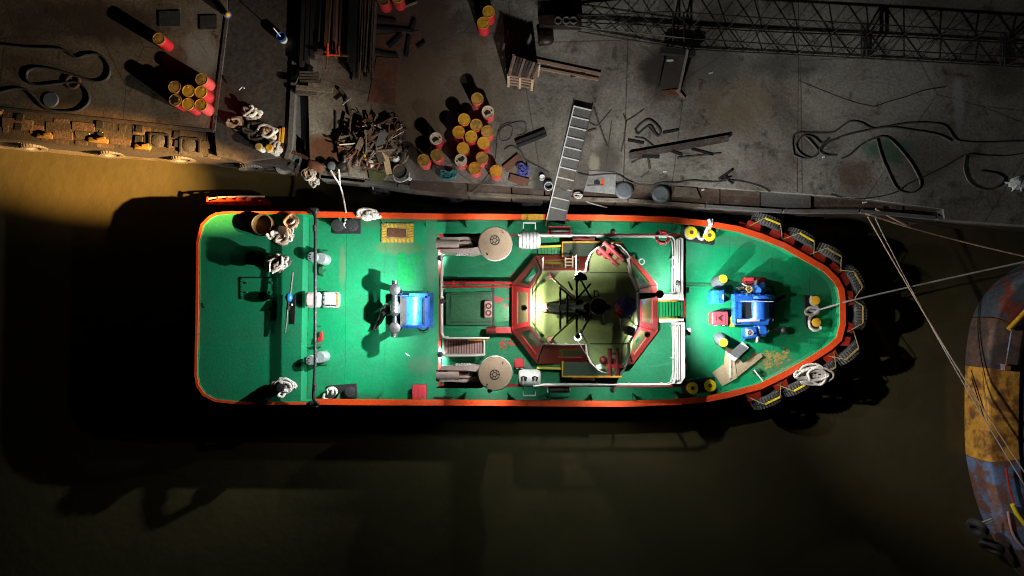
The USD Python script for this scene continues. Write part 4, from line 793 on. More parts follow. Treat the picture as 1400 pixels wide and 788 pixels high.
for x in list(range(466, 1000, 57)):                       # bulwark stays, both sides
    for s_ in (1, -1):
        xw = P(x, 0, zR)[0]; c = deckp.intersection(sg.LineString([(xw, -30), (xw, 30)])); y = c.coords[1 if s_ > 0 else 0][1]
        if abs(y - cy) < 1: continue
        y = max(q[1] for q in c.coords) if s_ > 0 else min(q[1] for q in c.coords)
        part(tug, 'bulwark_stay', M().add([[xw - .02, y - s_ * .04, zD], [xw + .02, y - s_ * .04, zD], [xw - .02, y - s_ * .42, zD], [xw + .02, y - s_ * .42, zD], [xw - .02, y - s_ * .04, zR - .05], [xw + .02, y - s_ * .04, zR - .05], [xw - .02, y - s_ * .2, zR - .05], [xw + .02, y - s_ * .2, zR - .05]],
             [[0, 1, 3, 2], [4, 6, 7, 5], [0, 4, 5, 1], [2, 3, 7, 6], [0, 2, 6, 4], [1, 5, 7, 3]]), 'dull_green', False)
for x in (624, 758, 765, 604, 470):                        # freeing ports, dark slots at the bulwark foot
    pass
for a, b, s_ in ((600, 625, 1), (450, 480, 1), (596, 622, -1), (745, 775, -1)):
    y = P(0, 297 if s_ > 0 else 548, zD)[1]
    part(tug, 'freeing_port', M().box(((P(a, 0, zD)[0] + P(b, 0, zD)[0]) / 2, cy + s_ * (L(129.2, zR) - .21), zD + .16), (L(b - a, zD), .06, .22)), 'black_steel', smooth=False)
for x, s_ in ((520, 1), (640, 1), (900, 1), (520, -1), (683, -1), (772, -1), (870, -1)):        # pipes and pads outside the hull
    part(tug, 'side_bracket', M().beam((P(x, 0, 2)[0], cy + s_ * 4.72, 1.6), (P(x, 0, 2)[0], cy + s_ * 4.9, 1.0), .12, .2), 'dark_red', smooth=False)
# worn paint patches on the deck (paint of their own colour)
part(tug, 'paint_patch', M().prism(poly([(545.5, 347), (553, 347), (556, 356), (556.5, 365), (561, 366), (563, 353), (567, 349), (573, 352), (577, 356), (573, 358), (569, 355), (566, 358), (564, 372), (567, 377), (567, 384), (561, 389), (550, 389), (545, 384)], zD).buffer(.04), zD + .002, zD + .006), 'fresh_green', smooth=False)
r6 = np.random.default_rng(9)
def flakes(name, cx_, cy_, rx, ry, nn, mt, z, s0, s1, seed):
    r = np.random.default_rng(seed); m = M()
    for _ in range(nn):
        x, y = cx_ + rx * r.normal() * .5, cy_ + ry * r.normal() * .5; c = P(x, y, z); k = 7; a = np.arange(k) * 6.283 / k
        s = r.uniform(s0, s1) * (.5 + r.random(k)); m.prism(sg.Polygon(np.stack([c[0] + s * np.cos(a) * 1.5, c[1] + s * np.sin(a)], 1)), z + .003, z + .007 + .001 * r.random())
    part(tug, name, m, mt, False, kind='stuff')
flakes('worn_paint', 1052, 490, 24, 13, 120, 'hatch_tan', zD, .015, .07, 1)
flakes('worn_paint', 700, 395, 12, 40, 14, 'tug_red', zB, .02, .05, 3)
flakes('worn_paint', 692, 470, 16, 12, 26, 'tug_red', zB, .02, .055, 4)
flakes('worn_paint', 1110, 368, 22, 14, 14, 'fresh_green', zD, .03, .10, 5)
part(tug, 'paint_chip', M().prism(poly([(554, 482), (560, 486), (561, 488), (555, 485)], zD), zD + .003, zD + .01), 'white', smooth=False)
part(tug, 'red_patch', M().prism(poly([(676, 405), (690, 409), (684, 415), (676, 413)], zB), zB + .003, zB + .008), 'tug_red', smooth=False)
part(tug, 'red_patch', M().prism(poly([(690, 416), (695, 418), (693, 421), (689, 420)], zB), zB + .003, zB + .008), 'tug_red', smooth=False)
part(tug, 'bright_patch', M().prism(poly([(678, 419), (690, 417), (696, 426), (694, 436), (680, 438), (676, 428)], zB).buffer(.1), zB + .002, zB + .006), 'fresh_green', smooth=False)

for x in (478, 530, 588, 945, 992, 1048, 1098):              # plate seams across the deck
    xw = P(x, 0, zD)[0]; c = outline.buffer(-.4).intersection(sg.LineString([(xw, -30), (xw, 30)])); ys = sorted(q[1] for q in c.coords)
    part(tug, 'plate_seam', M().box((xw, (ys[0] + ys[1]) / 2, zD + .004), (.035, ys[1] - ys[0], .012)), 'deck_green', smooth=False)
# ------------------------------------------------------------------ deck fittings (parts of the tug)
def bitts(xy, base_px, cap, r, h, label=None, angle=0.0, inner=None):
    xs = np.array(xy, float); a = P(*xs[0], zD + h); b = P(*xs[-1], zD + h); a[2] = b[2] = zD
    d = (b - a); ang = math.atan2(d[1], d[0]); ln = np.linalg.norm(d)
    base = part(tug, 'double_bollard', M().box((a + b) / 2 + [0, 0, .05], (ln + base_px[0], base_px[1], .1), ang, .03).beam(a + [0, 0, h * .45], b + [0, 0, h * .45], .1, .14), 'black_steel', label=label)
    for q in (a, b):
        part(base, 'post', M().lathe([(r, .1), (r, h - .06)], q, 22), 'black_steel'); part(base, 'cap', M().lathe([(r + .02, h - .06), (r + .06, h - .03), (r + .06, h), (r + .02, h + .02), (0, h + .02)], q, 22), cap)
        if inner: part(base, 'weld_disc', M().lathe([(r * .42, h + .02), (r * .42, h + .03), (0, h + .03)], q, 14), inner)
    return base, a, b
bitts([(945.5, 318), (970, 322)], (.85, .75), 'yellow', .24, .62, 'black double bollard with yellow caps, port bow', inner='rust')
bitts([(947, 531), (971, 527.5)], (.85, .7), 'yellow', .24, .62, 'black double bollard with yellow caps, starboard bow', inner='rust')
bitts([(1115.5, 411), (1116.5, 441)], (.6, .6), 'amber', .17, .7, 'black double bollard with amber caps at the bow')
bitts([(461, 308), (481, 308)], (.7, .75), 'rubber', .25, .55, 'all-black double bollard, port aft')
bitts([(452, 538), (478, 536)], (.55, .72), 'rubber', .2, .5, 'all-black double bollard, starboard aft')
for a, b, lab in (((980, 386.5), (988.5, 381.5), 'grey post with yellow cap, port side of winch'), ((983.5, 463), (989, 468.8), 'grey post with yellow cap, starboard side of winch')):
    p0 = P(*a, zD); p1 = P(*b, zD + .9)
    pb = part(tug, 'towing_post', M().tube([p0, p0 + (p1 - p0) * .96, p1], [.33, .25, .24], 24), 'slate', label=lab); part(pb, 'cap', M().cyl(p1 - [0, 0, .02], p1 + [0, 0, .05], .21, .2, 20), 'yellow')
# overhead hoop across the aft deck
hp = [P(421, 287, zR + .05), P(427, 290, zR + .5), P(431, 298, zR + .68)] + [P(431 - .02 * (y - 298) / 10, y, zR + .7) for y in range(320, 530, 30)] + [P(428.5, 541, zR + .68), P(431, 549, zR + .5), P(436, 554, zR + .05)]
hb = part(tug, 'tow_hoop', M().tube(spl(hp, 5), .075, 10), 'hoop_grey')
for y, s_ in ((289, 1), (553, -1)):
    part(hb, 'bracket', M().box(P(429, y, zR + .12), (.46, .34, .3), 0, .06), 'black_steel')
for y in (312, 530): part(hb, 'clamp', M().cyl(P(430.3, y - 4, zR + .7), P(430.3, y + 4, zR + .7), .1, .1, 12), 'black_steel')
# white guide pins beside the hoop
for a, b in (((426.5, 351), (438, 353)), ((424.5, 493), (436.5, 489))):
    q = P(*a, zS + .3); q[2] = zS; q2 = P(*b, zD + .9); q2[2] = zD
    pn = part(tug, 'guide_pin', M().lathe([(.26, 0), (.26, .24), (.22, .3), (0, .3)], q, 22), 'pin_grey')
    part(pn, 'roller', M().lathe([(.30, 0), (.30, .84), (.26, .9), (0, .9)], q2, 24), 'pin_grey')
    for k in range(3): part(pn, 'bolt', M().box(q + [.12 * math.cos(2.2 + k), .12 * math.sin(2.2 + k), .31], (.05, .05, .04)), 'black_steel')
# white tow block under the hoop
tb = part(tug, 'tow_block', M().box(P(428, 410, zS + .12), (L(20, zS), L(21, zS), .3), 0, .09), 'pinkish_white')
part(tb, 'head', M().box(P(452.5, 410, zD + .22), (L(22, zD), L(21, zD), .44), 0, .09), 'grey_white'); part(tb, 'panel', M().box(P(452, 410, zD + .455), (L(14, zD), L(14, zD), .03)), 'grey_white')
part(tb, 'yellow_end', M().box(P(461.5, 410, zD + .447), (.12, L(19, zD), .02)), 'hatch_tan')
for y in (404, 410, 416): part(tb, 'link', M().box(P(440.0, y, zD + .5), (.2, .1, .16)), 'black_steel')
for x0 in (447.5, 455): part(tb, 'slot', M().box(P(x0 + 1, 417.5, zD + .47), (.2, .07, .02)), 'black_steel')
# stern deck tow hook: plate, blue head, rods
th = part(tug, 'tow_hook', M().box(P(399.5, 424, zS + .3), (L(7.5, zD), L(38, zD), .08), -.03), 'old_steel')
part(th, 'head', M().ball(P(395, 407, zS + .55), .17, 2, (1, 1.3, 1)), 'sky_blue'); part(th, 'pivot', M().cyl(P(395, 412, zS + .3), P(394, 424, zS + .4), .09, .09, 8), 'black_steel')
part(th, 'arm', M().tube(pxs([(400.5, 372), (397, 402)], zS + .5), .05, 7), 'old_steel'); part(th, 'arm', M().tube(pxs([(393, 420), (392, 440), (390, 455)], zS + .35), [.06, .05, .03], 7), 'old_steel'); part(th, 'pin', M().ball(P(399, 417, zS + .4), .06, 1), 'white')
# bolted flush hatch on the stern deck
fh = part(tug, 'flush_hatch', M().prism(poly([(331, 381), (377, 381), (377, 407), (331, 407)], zS).buffer(.08), zS - .03, zS + .03), 'stern_green', smooth=False)
for i in range(16):
    for y in (380, 408): part(fh, 'bolt', M().box(P(332 + 3 * i, y, zS + .04), (.05, .05, .04)), 'black_steel')
for i in range(8): part(fh, 'bolt', M().box(P(330.5, 382 + 3.4 * i, zS + .04), (.05, .05, .04)), 'black_steel')
for x, y in ((337, 387), (337, 400), (371, 387), (371, 400)): part(fh, 'handle', M().box(P(x, y, zS + .05), (.08, .08, .05)), 'dull_green')
for x, y in ((277, 419), (277, 417), (279, 421)): part(tug, 'drain', M().box(P(x, y - 1, zS), (.09, .09, .04)), 'black_steel')
# rope tub and rope posts
tb2 = part(tug, 'rope_tub', M().lathe([(.5, 0), (.54, .55), (.49, .58), (.45, .52), (.44, .05), (0, .05)], P(363.5, 309, zS), 28), 'black_steel'); part(tb2, 'inside', M().lathe([(.43, .12), (0, .12)], P(363.5, 309, zS), 20), 'rust')
for x, y in ((384, 362), (393, 318), (391, 528)): part(tug, 'rope_post', M().lathe([(.14, 0), (.14, .7), (.2, .74), (.2, .8), (0, .82)], P(x, y, zS), 16), 'black_steel')
# hatch with worn tan stripes
hs = part(tug, 'striped_hatch', M().prism(poly([(522, 306), (566, 306), (566, 332), (522, 332)], zD), zD, zD + .08), 'hatch_tan', smooth=False)
part(hs, 'lid', M().prism(poly([(530.5, 313), (555, 314), (555, 325), (530.5, 324)], zD + .1), zD + .08, zD + .13), 'rust', smooth=False)
for i in range(8):
    part(hs, 'stripe', M().box(P(525 + 5.4 * i, 308.5, zD + .085), (.09, .2, .012), .3), 'amber'); part(hs, 'stripe', M().box(P(525 + 5.4 * i, 329, zD + .085), (.09, .2, .012), .3), 'amber')
for i in range(5):
    part(hs, 'stripe', M().box(P(525, 311 + 3.8 * i, zD + .085), (.2, .07, .012), .2), 'amber'); part(hs, 'stripe', M().box(P(561.5, 311 + 3.8 * i, zD + .085), (.26, .07, .012), .2), 'amber')
# pad eyes and brackets on the aft deck
for pts, mt in (([(436, 366), (443, 363), (441, 368), (446, 370), (441, 373), (443, 378), (436, 374)], 'dull_green'), ([(437, 455), (440, 453), (440, 459), (437, 462)], 'tug_red'), ([(435, 462), (440, 459), (440, 466), (434, 469)], 'tug_red'), ([(430, 472), (440, 470), (439, 475), (430, 475)], 'dull_green')):
    part(tug, 'pad_eye', M().prism(poly(pts, zD + .2), zD, zD + .22), mt, smooth=False)
for (x0, y0), (x1, y1) in (((436, 343), (449, 344)), ((434, 396), (440, 396)), ((434, 446), (440, 446)), ((436, 499), (448, 498))): part(tug, 'deck_lug', M().beam(P(x0, y0, zD + .03), P(x1, y1, zD + .03), .05, .1), 'dull_green', smooth=False)

# aft winch
aw = part(tug, 'aft_winch', M().box(P(569, 425, zD + .06), (L(46, zD), L(48, zD), .12)), 'winch_blue', label='bright blue aft towing winch with steel roller', smooth=False)
for y in (405.5, 446):
    part(aw, 'side_frame', M().prism(sg.Polygon([(0, 0), (1.55, 0), (1.55, .5), (1.25, 1.15), (.35, 1.15), (0, .5)]), -.05, .05), 'winch_blue') if False else part(aw, 'side_frame', M().beam(P(547, y, zD + .5), P(587, y, zD + .5), .09, .95), 'winch_blue', smooth=False)
dc = P(565.5, 425.5, zD + .72)
ya, yb = P(0, 407.5, zD + .72)[1], P(0, 444, zD + .72)[1]
part(aw, 'drum', M().cyl((dc[0], ya, dc[2]), (dc[0], yb, dc[2]), .50, .50, 36), 'sky_blue')
for y in (ya, yb): part(aw, 'flange', M().cyl((dc[0], y - .03, dc[2]), (dc[0], y + .03, dc[2]), .66, .66, 36), 'winch_blue')
part(aw, 'end_beam', M().beam(P(584.5, 405, zD + 1.0), P(584.5, 447, zD + 1.0), .26, .1), 'winch_blue', smooth=False); part(aw, 'end_beam', M().beam(P(549, 405, zD + 1.1), P(549, 447, zD + 1.1), .12, .16), 'black_steel', smooth=False)
part(aw, 'drum_gap', M().box(P(553, 425.5, zD + 1.1), (L(6, zD), L(34, zD), .1)), 'black_steel'); part(aw, 'drum_gap', M().box(P(580, 425.5, zD + .98), (L(3.4, zD), L(33, zD), .12)), 'black_steel')
part(aw, 'top_plate', M().box(P(572, 404.5, zD + 1.02), (.9, .22, .06)), 'sky_blue')
zr = zD + 1.35
part(aw, 'roller', M().tube(pxs([(540, 384), (540, 398), (540, 412), (540, 418), (540, 428), (540, 433), (539.5, 447), (539, 461)], zr), [.15, .15, .15, .25, .25, .09, .15, .15], 16), 'gun_metal')
for y, h in ((396, 1.5), (448.5, 1.5)):
    c = P(539.5, y, zD + h); c[2] = zD
    part(aw, 'guide_post', M().lathe([(.13, 0), (.13, h - .12), (.25, h - .06), (.28, h), (.21, h + .05), (0, h + .07)], c, 20), 'black_steel')
part(aw, 'motor', M().cyl(P(559, 443, zD + .35), P(572, 443, zD + .35), .15, .15, 12), 'sky_blue') if False else part(aw, 'motor', M().box(P(565, 444.5, zD + .8), (.34, .22, .24), 0, .04), 'sky_blue')
part(aw, 'hose_end', M().tube(spl(pxs([(570, 444), (575, 443), (580, 446), (585, 444)], zD + .7), 4), .08, 7), 'rope_brown')
part(aw, 'hose_loop', M().tube(spl(pxs([(583, 440), (586, 446), (584, 453), (578, 455), (572, 451)], zD + .25), 5), .03, 6), 'hose')
for x, y in ((549, 403), (583, 402), (548, 445), (585, 437)): part(aw, 'lug', M().beam(P(x, y, zD + 1.0), P(x + 2, y - 4, zD + 1.05), .05, .05), 'black_steel')
part(aw, 'coupling', M().cyl(P(531, 424, zD + .8), P(537, 424, zD + .8), .24, .24, 18), 'black_steel'); part(aw, 'coupling', M().cyl(P(530, 424, zD + .8), P(531.5, 424, zD + .8), .30, .30, 18), 'bright_steel')
cw = M()
r7 = np.random.default_rng(13); cp = spl(pxs([(527, 419), (522, 427), (519, 436), (515, 444), (511, 450)], zD + .55), 5)
for i in range(len(cp) - 1):
    d = (cp[i + 1] - cp[i]); u_ = d / (np.linalg.norm(d) + 1e-9); q = np.cross(u_, [0, 0, 1] if i % 2 else [.5, .3, .8]); q /= np.linalg.norm(q)
    part(aw, 'chain_link', M().tube(np.array([cp[i] + u_ * .13 * math.cos(a) + q * .085 * math.sin(a) + [0, 0, -.02 * i] for a in np.arange(10) * .6283]), .028, 6, closed=True), 'bright_steel' if i % 3 else 'exhaust')
part(aw, 'chain_stand', M().tube(pxs([(528, 421), (519, 440), (511, 450)], zD + .3), [.16, .13, .05], 8), 'black_steel')

# fore winch
fw = part(tug, 'fore_winch', M().box(P(1030, 421, zD + .08), (L(54, zD), L(46, zD), .16)), 'winch_blue', label='deep blue anchor winch on the foredeck', smooth=False)
zf = zD + .85
part(fw, 'frame', M().beam(P(1006.5, 402, zf), P(1006.5, 443, zf), .32, .5), 'winch_blue', smooth=False)
part(fw, 'frame', M().beam(P(1002, 408, zf + .1), P(1052, 408, zf + .1), .34, .6), 'winch_blue', smooth=False)
part(fw, 'frame', M().beam(P(1004, 440, zf), P(1048, 440, zf), .3, .5), 'winch_blue', smooth=False)
dy0, dy1 = P(0, 412.5, zf)[1], P(0, 436, zf)[1]; dxc = P(1031, 0, zf)[0]
part(fw, 'drum', M().cyl((dxc, dy0, zf), (dxc, dy1, zf), .46, .46, 36), 'winch_blue')
part(fw, 'drum_gap', M().box((P(1016.5, 0, zf)[0], (dy0 + dy1) / 2, zf - .1), (.42, abs(dy1 - dy0) - .08, .5)), 'black_steel')
for y in (dy0, dy1): part(fw, 'flange', M().cyl((dxc, y - .035, zf), (dxc, y + .035, zf), .62, .62, 36), 'winch_blue')
part(fw, 'brake_band', M().torus((dxc + .1, P(0, 407, zf)[1], zf), .58, .09, (0, 1, 0), 30, 8), 'winch_blue')
part(fw, 'shaft', M().cyl(P(1008, 439, zf + .3), P(1038, 438, zf + .3), .08, .06, 12), 'exhaust')
part(fw, 'gearbox', M().box(P(1036, 394, zD + .6), (.55, .55, .9), 0, .1), 'winch_blue'); part(fw, 'gearbox', M().box(P(1025, 455, zD + .5), (.62, .58, .7), 0, .08), 'winch_blue'); part(fw, 'gearbox', M().box(P(1040, 452, zD + .5), (.5, .6, .6), 0, .08), 'winch_blue')
part(fw, 'motor', M().cyl(P(1035, 391, zD + .9), P(1035, 384, zD + .9), .16, .16, 14), 'black_steel'); part(fw, 'motor', M().cyl(P(1036, 460, zD + .7), P(1036, 468, zD + .7), .13, .13, 14), 'bright_steel')
part(fw, 'cover', M().cyl(P(1036, 397, zD + 1.05), P(1036, 397, zD + 1.2), .17, .17, 16), 'winch_blue')
part(fw, 'red_housing', M().box(P(1030, 384.5, zD + .35), (L(28, zD), L(10, zD), .6), 0, .05), 'dark_red'); part(fw, 'red_lip', M().box(P(1024, 382, zD + .68), (.45, .16, .05)), 'box_red')
for x, y in ((1024.5, 395.5), (1026, 455)):
    c = P(x, y, zD + 1.25); hw = part(fw, 'handwheel', M().torus(c, .145, .03, n=20, k=7), 'hatch_tan' if y < 400 else 'rope_brown')
    for k in range(4): part(hw, 'spoke', M().beam(c, c + [.14 * math.cos(k * 1.571 + .6), .14 * math.sin(k * 1.571 + .6), 0], .028), 'hatch_tan')
    part(hw, 'spindle', M().cyl(c - [0, 0, .6], c, .03, .03, 8), 'old_steel')
for i in range(9):
    a = r7.uniform(1006, 1020); b_ = r7.uniform(388, 401); part(fw, 'pipe_fitting', M().tube(spl(pxs([(a, b_), (a + r7.uniform(3, 8), b_ + r7.uniform(-4, 4)), (a + r7.uniform(7, 12), b_ + r7.uniform(-3, 5))], zD + .7), 3), .03, 6), ('bright_steel', 'exhaust', 'old_steel')[i % 3])
for x, y in ((1052, 407), (1051, 440), (1056, 440), (1050, 455)): part(fw, 'lever', M().cyl(P(x, y, zD + .7), P(x + 1, y - 3, zD + 1.3), .04, .03, 8), 'bright_steel')
part(fw, 'pipe_run', M().tube(pxs([(1046, 452), (1058, 451), (1070, 452), (1076, 452)], zD + .35), .08, 8), 'black_steel'); part(fw, 'pipe_run', M().tube(pxs([(1046, 392), (1056, 392), (1058, 402), (1058, 440)], zD + .35), .07, 8), 'black_steel')
part(fw, 'valve', M().ball(P(1071, 452, zD + .4), .2, 2), 'black_steel'); part(fw, 'yellow_plate', M().box(P(1000.5, 440, zD + .5), (.09, .5, .5)), 'yellow')
part(fw, 'chain_pipe', M().cyl(P(1060, 412, zD + .1), P(1072, 404, zD + .25), .2, .16, 12), 'black_steel')
for i in range(6): part(fw, 'bolt', M().box(P(1003 + 9 * i, 403.5, zf + .42), (.07, .07, .06)), 'sky_blue')
for i in range(8): part(fw, 'bolt', M().box(P(1005.5, 406 + 4.4 * i, zf + .27), (.06, .06, .05)), 'sky_blue')
part(fw, 'grab_rail', M().tube(pxs([(1012, 412), (1058, 412.5)], zf + .72), .02, 5), 'grey_white')
part(fw, 'foot', M().prism(poly([(1018, 466), (1024, 458), (1019, 458)], zD + .3), zD, zD + .3), 'winch_blue', smooth=False)
# deck pipe from the deckhouse to the port post, small vents
part(tug, 'deck_pipe', M().beam(P(938, 389, zD + .04), P(974, 390, zD + .04), .1, .08), 'dull_green', smooth=False)
part(tug, 'deck_sheet', M().prism(poly([(938, 391), (974, 391), (968, 397), (938, 396)], zD), zD + .004, zD + .02), 'boat_green', smooth=False)
part(tug, 'deck_pipe', M().tube(pxs([(1031, 506), (1046, 525)], zD + .4), .035, 7), 'white'); part(tug, 'pipe_foot', M().box(P(1034, 507, zD + .1), (.42, .2, .2), .2, .03), 'dull_green')
for x, y in ((1001, 315.5), (1000, 535)): part(tug, 'blue_mark', M().box(P(x, y, zD + .004), (.24, .12, .006), .2), 'sky_blue')

# ------------------------------------------------------------------ deckhouse and boat deck
DH = [(601, 321), (925, 321), (936, 328), (936, 525), (928, 528), (601, 528)]
dh = part(tug, 'deckhouse', M().prism(poly(DH, zB), zD, zB - .04), 'white', smooth=False)
part(tug, 'boat_deck', M().prism(poly(DH, zB).buffer(-.02), zB - .04, zB), 'boat_green', smooth=False)
edge = ring(poly(DH, zB), .03, -.09); part(tug, 'deck_coaming', M().prism(edge, zB - .02, zB + .12), 'tug_red', smooth=False)
# white front bulwark band
fb = part(tug, 'front_screen', M().prism(poly([(927.5, 326), (931.5, 328), (931.5, 408), (927.5, 408)], zB + .5), zB, zB + .85), 'white', smooth=False)
part(fb, 'screen', M().prism(poly([(921, 441), (934, 441), (934, 515), (928, 524), (919, 524), (924, 505)], zB + .5), zB, zB + .85), 'white', smooth=False)
part(fb, 'red_stripe', M().beam(P(929.5, 444, zB + .87), P(929.5, 519, zB + .87), .07, .03), 'tug_red', smooth=False)
part(fb, 'step_side', M().prism(poly([(897, 403), (934, 403), (934, 411), (897, 411)], zB + .3), zB, zB + .45), 'white', smooth=False); part(fb, 'step_side', M().prism(poly([(897, 436), (934, 436), (934, 441), (897, 441)], zB + .3), zB, zB + .45), 'white', smooth=False)
# front stair
fs = part(tug, 'front_stair', M().prism(poly([(898, 412), (934, 412), (934, 435), (898, 435)], zB), zB - .02, zB + .02), 'dull_green', smooth=False)
for i in range(9): part(fs, 'tread', M().beam(P(900 + 4 * i, 413, zB + .62 - .065 * i), P(900 + 4 * i, 434, zB + .62 - .065 * i), .1, .05), 'fresh_green', smooth=False)
for y in (411.8, 435.5): part(fs, 'yellow_nosing', M().beam(P(898, y, zB + .5), P(926, y, zB + .5), .07, .06), 'amber', smooth=False)
# railings: white pipe rails with posts
def railing(pts, z0, h=1.0, mids=1, r=.035, mt='white', label=None, postgap=1.5, lean=0.0):
    q = np.array([P(p[0], p[1], z0 + h) for p in pts]); top = part(tug, 'railing', M().tube(q, r, 7), mt, label=label)
    for k in range(mids): part(top, 'mid_rail', M().tube(q - [0, 0, h * (k + 1) / (mids + 1)], r * .7, 6), mt)
    seg = np.linalg.norm(np.diff(q, axis=0), axis=1); cum = np.r_[0, np.cumsum(seg)]; nn = max(2, int(cum[-1] / postgap) + 1)
    for s in np.linspace(0, cum[-1], nn):
        c = np.array([np.interp(s, cum, q[:, j]) for j in range(3)]); part(top, 'post', M().cyl(c - [0, 0, h], c, r * .9, r * .9, 6), mt)
    return top
railing([(709, 321.5), (760, 322), (912, 322.5), (919, 324), (922.5, 329), (923, 340), (922.5, 400)], zB, label='port side boat deck rail')
railing([(730, 528), (745, 526.5), (914, 526), (921, 524), (923.5, 518), (924, 446)], zB, label='starboard side boat deck rail')
railing([(603.5, 348), (603.5, 400), (603.5, 456), (606, 461), (612, 462.5), (640, 462.5), (668, 462.5)], zB, label='aft boat deck rail', r=.045)
railing([(603, 487), (640, 486.5), (662, 486)], zB, .9, label='rail on the outer side of the aft stair')
railing([(662, 463), (662, 486)], zB, .9, postgap=.8, label='short rail across the foot of the aft stair')
for y0, y1 in ((328, 400), (446, 520)):
    part(tug, 'pipe_bank', M().tube(pxs([(926, y0), (926, y1)], zB + .95), .04, 7), 'white'); part(tug, 'pipe_bank', M().tube(pxs([(929, y0), (929, y1)], zB + .9), .04, 7), 'white')
    part(tug, 'red_stripe', M().beam(P(934.5, y0 + 5, zB + .3), P(934.5, y1 - 2, zB + .3), .07, .3), 'tug_red', smooth=False)
for y in (365, 352, 483, 519): part(tug, 'rail_bracket', M().beam(P(919, y, zB + .9), P(924, y, zB + .9), .06, .06), 'white', smooth=False)
for (x, y, z) in ((937, 397, zB - .5), (933, 345, zB + .1), (939, 454, zB - .4), (935, 501, zB + .1)):
    part(tug, 'front_lamp', M().cyl(P(x - 2, y, z), P(x + 4, y, z), .13, .17, 14), 'white')
part(tug, 'red_pipe_edge', M().tube(pxs([(606, 321), (709, 321)], zB + .95), .04, 7), 'black_steel'); part(tug, 'red_pipe_edge', M().tube(pxs([(597, 529.5), (660, 529.5)], zB + .95), .04, 7), 'black_steel')
for x in (628, 640, 654): part(tug, 'pipe_clamp', M().box(P(x, 321, zB + .95), (.1, .14, .12)), 'grey_paint'); part(tug, 'pipe_clamp', M().box(P(x - 4, 529, zB + .95), (.14, .14, .12)), ('pinkish_white', 'grey_paint', 'box_red')[x % 3])
for y0, y1 in ((307, 317), (529, 540)):
    pass
for x, y in ((765, 315), (764, 532)):
    vb = part(tug, 'vent_box', M().box(P(x, y, zB - .4), (L(29, zB), L(9, zB), .5), 0, .04), 'black_steel'); part(vb, 'rim', M().tube(pxs([(x - 15, y + 5), (x - 15, y - 5), (x + 14, y - 5), (x + 16, y + 4)], zB - .1), .03, 6), 'tug_red' if y < 400 else 'grey_white')
# aft stair: pink treads
st = part(tug, 'aft_stair', M().prism(poly([(607, 465), (660, 465), (660, 485), (607, 485)], zB), zB - .03, zB + .01), 'dark_red', smooth=False)
for i in range(14): part(st, 'tread', M().beam(P(611 + 3.6 * i, 466, zB + .08 + .05 * i), P(611 + 3.6 * i, 483, zB + .08 + .05 * i), .085, .03), 'stair_pink', smooth=False)
part(st, 'stringer', M().beam(P(606, 465, zB + .2), P(661, 465, zB + .8), .05, .16), 'dark_red', smooth=False); part(st, 'stringer', M().beam(P(606, 484.5, zB + .2), P(661, 484.5, zB + .8), .05, .16), 'grey_white', smooth=False)
part(st, 'yellow_handrail', M().tube(spl(pxs([(610, 462), (640, 462.3), (664, 462), (667, 463.5), (664, 465), (640, 465)], zB + .9), 4), .035, 6), 'amber')
# engine hatch on the boat deck
eh = part(tug, 'engine_hatch', M().prism(poly([(611, 402), (671, 401), (671, 443), (611, 443)], zB + .3).buffer(.05), zB, zB + .22), 'dull_green', smooth=False)
for i in range(19):
    for y in (402.5, 440.5): part(eh, 'bolt', M().box(P(616 + 2.9 * i, y, zB + .24), (.05, .05, .04)), 'wing_green')
part(eh, 'raised_lid', M().prism(poly([(616, 406), (668, 405), (668, 437), (616, 437)], zB + .3), zB + .22, zB + .28), 'dull_green', smooth=False)
part(eh, 'dark_gutter', M().beam(P(674, 384, zB + .02), P(674, 446, zB + .02), .14, .03), 'black_steel', smooth=False)
bx = part(tug, 'lamp_box', M().box(P(667.5, 423, zB + .5), (L(10, zB), L(22, zB), .42), 0, .05), 'stair_pink')
for y in (418.5, 428): part(bx, 'ring', M().torus(P(668, y, zB + .73), .11, .035, n=14, k=6), 'brown_wood')
# red pipes
rp = part(tug, 'red_pipe', M().tube(pxs([(606, 387.5), (660, 387), (704, 387.5)], zB + .6), .075, 9), 'tug_red'); part(tug, 'red_pipe', M().tube(pxs([(606, 393), (704, 392)], zB + .6), .045, 8), 'tug_red')
for x in (618, 628, 633): part(rp, 'joint', M().cyl(P(x, 387.5, zB + .6), P(x + 4, 387.5, zB + .6), .12, .12, 12), 'dark_red' if x > 620 else 'box_red')
part(tug, 'pipe_shadow_tray', M().beam(P(606, 383.5, zB + .06), P(676, 383.5, zB + .06), .1, .12), 'black_steel', smooth=False)
ps = part(tug, 'red_duct', M().beam(P(678, 451.5, zB + .5), P(708, 451.5, zB + .5), .28, .28), 'tug_red', smooth=False); part(ps, 'duct_end', M().cyl(P(665, 452, zB + .5), P(678, 451.5, zB + .5), .16, .2, 14), 'dark_red')
# boxes on the boat deck side
part(tug, 'deck_plate', M().prism(poly([(721, 498), (727, 501), (723, 505), (718, 502)], zB), zB, zB + .05), 'slate', smooth=False)

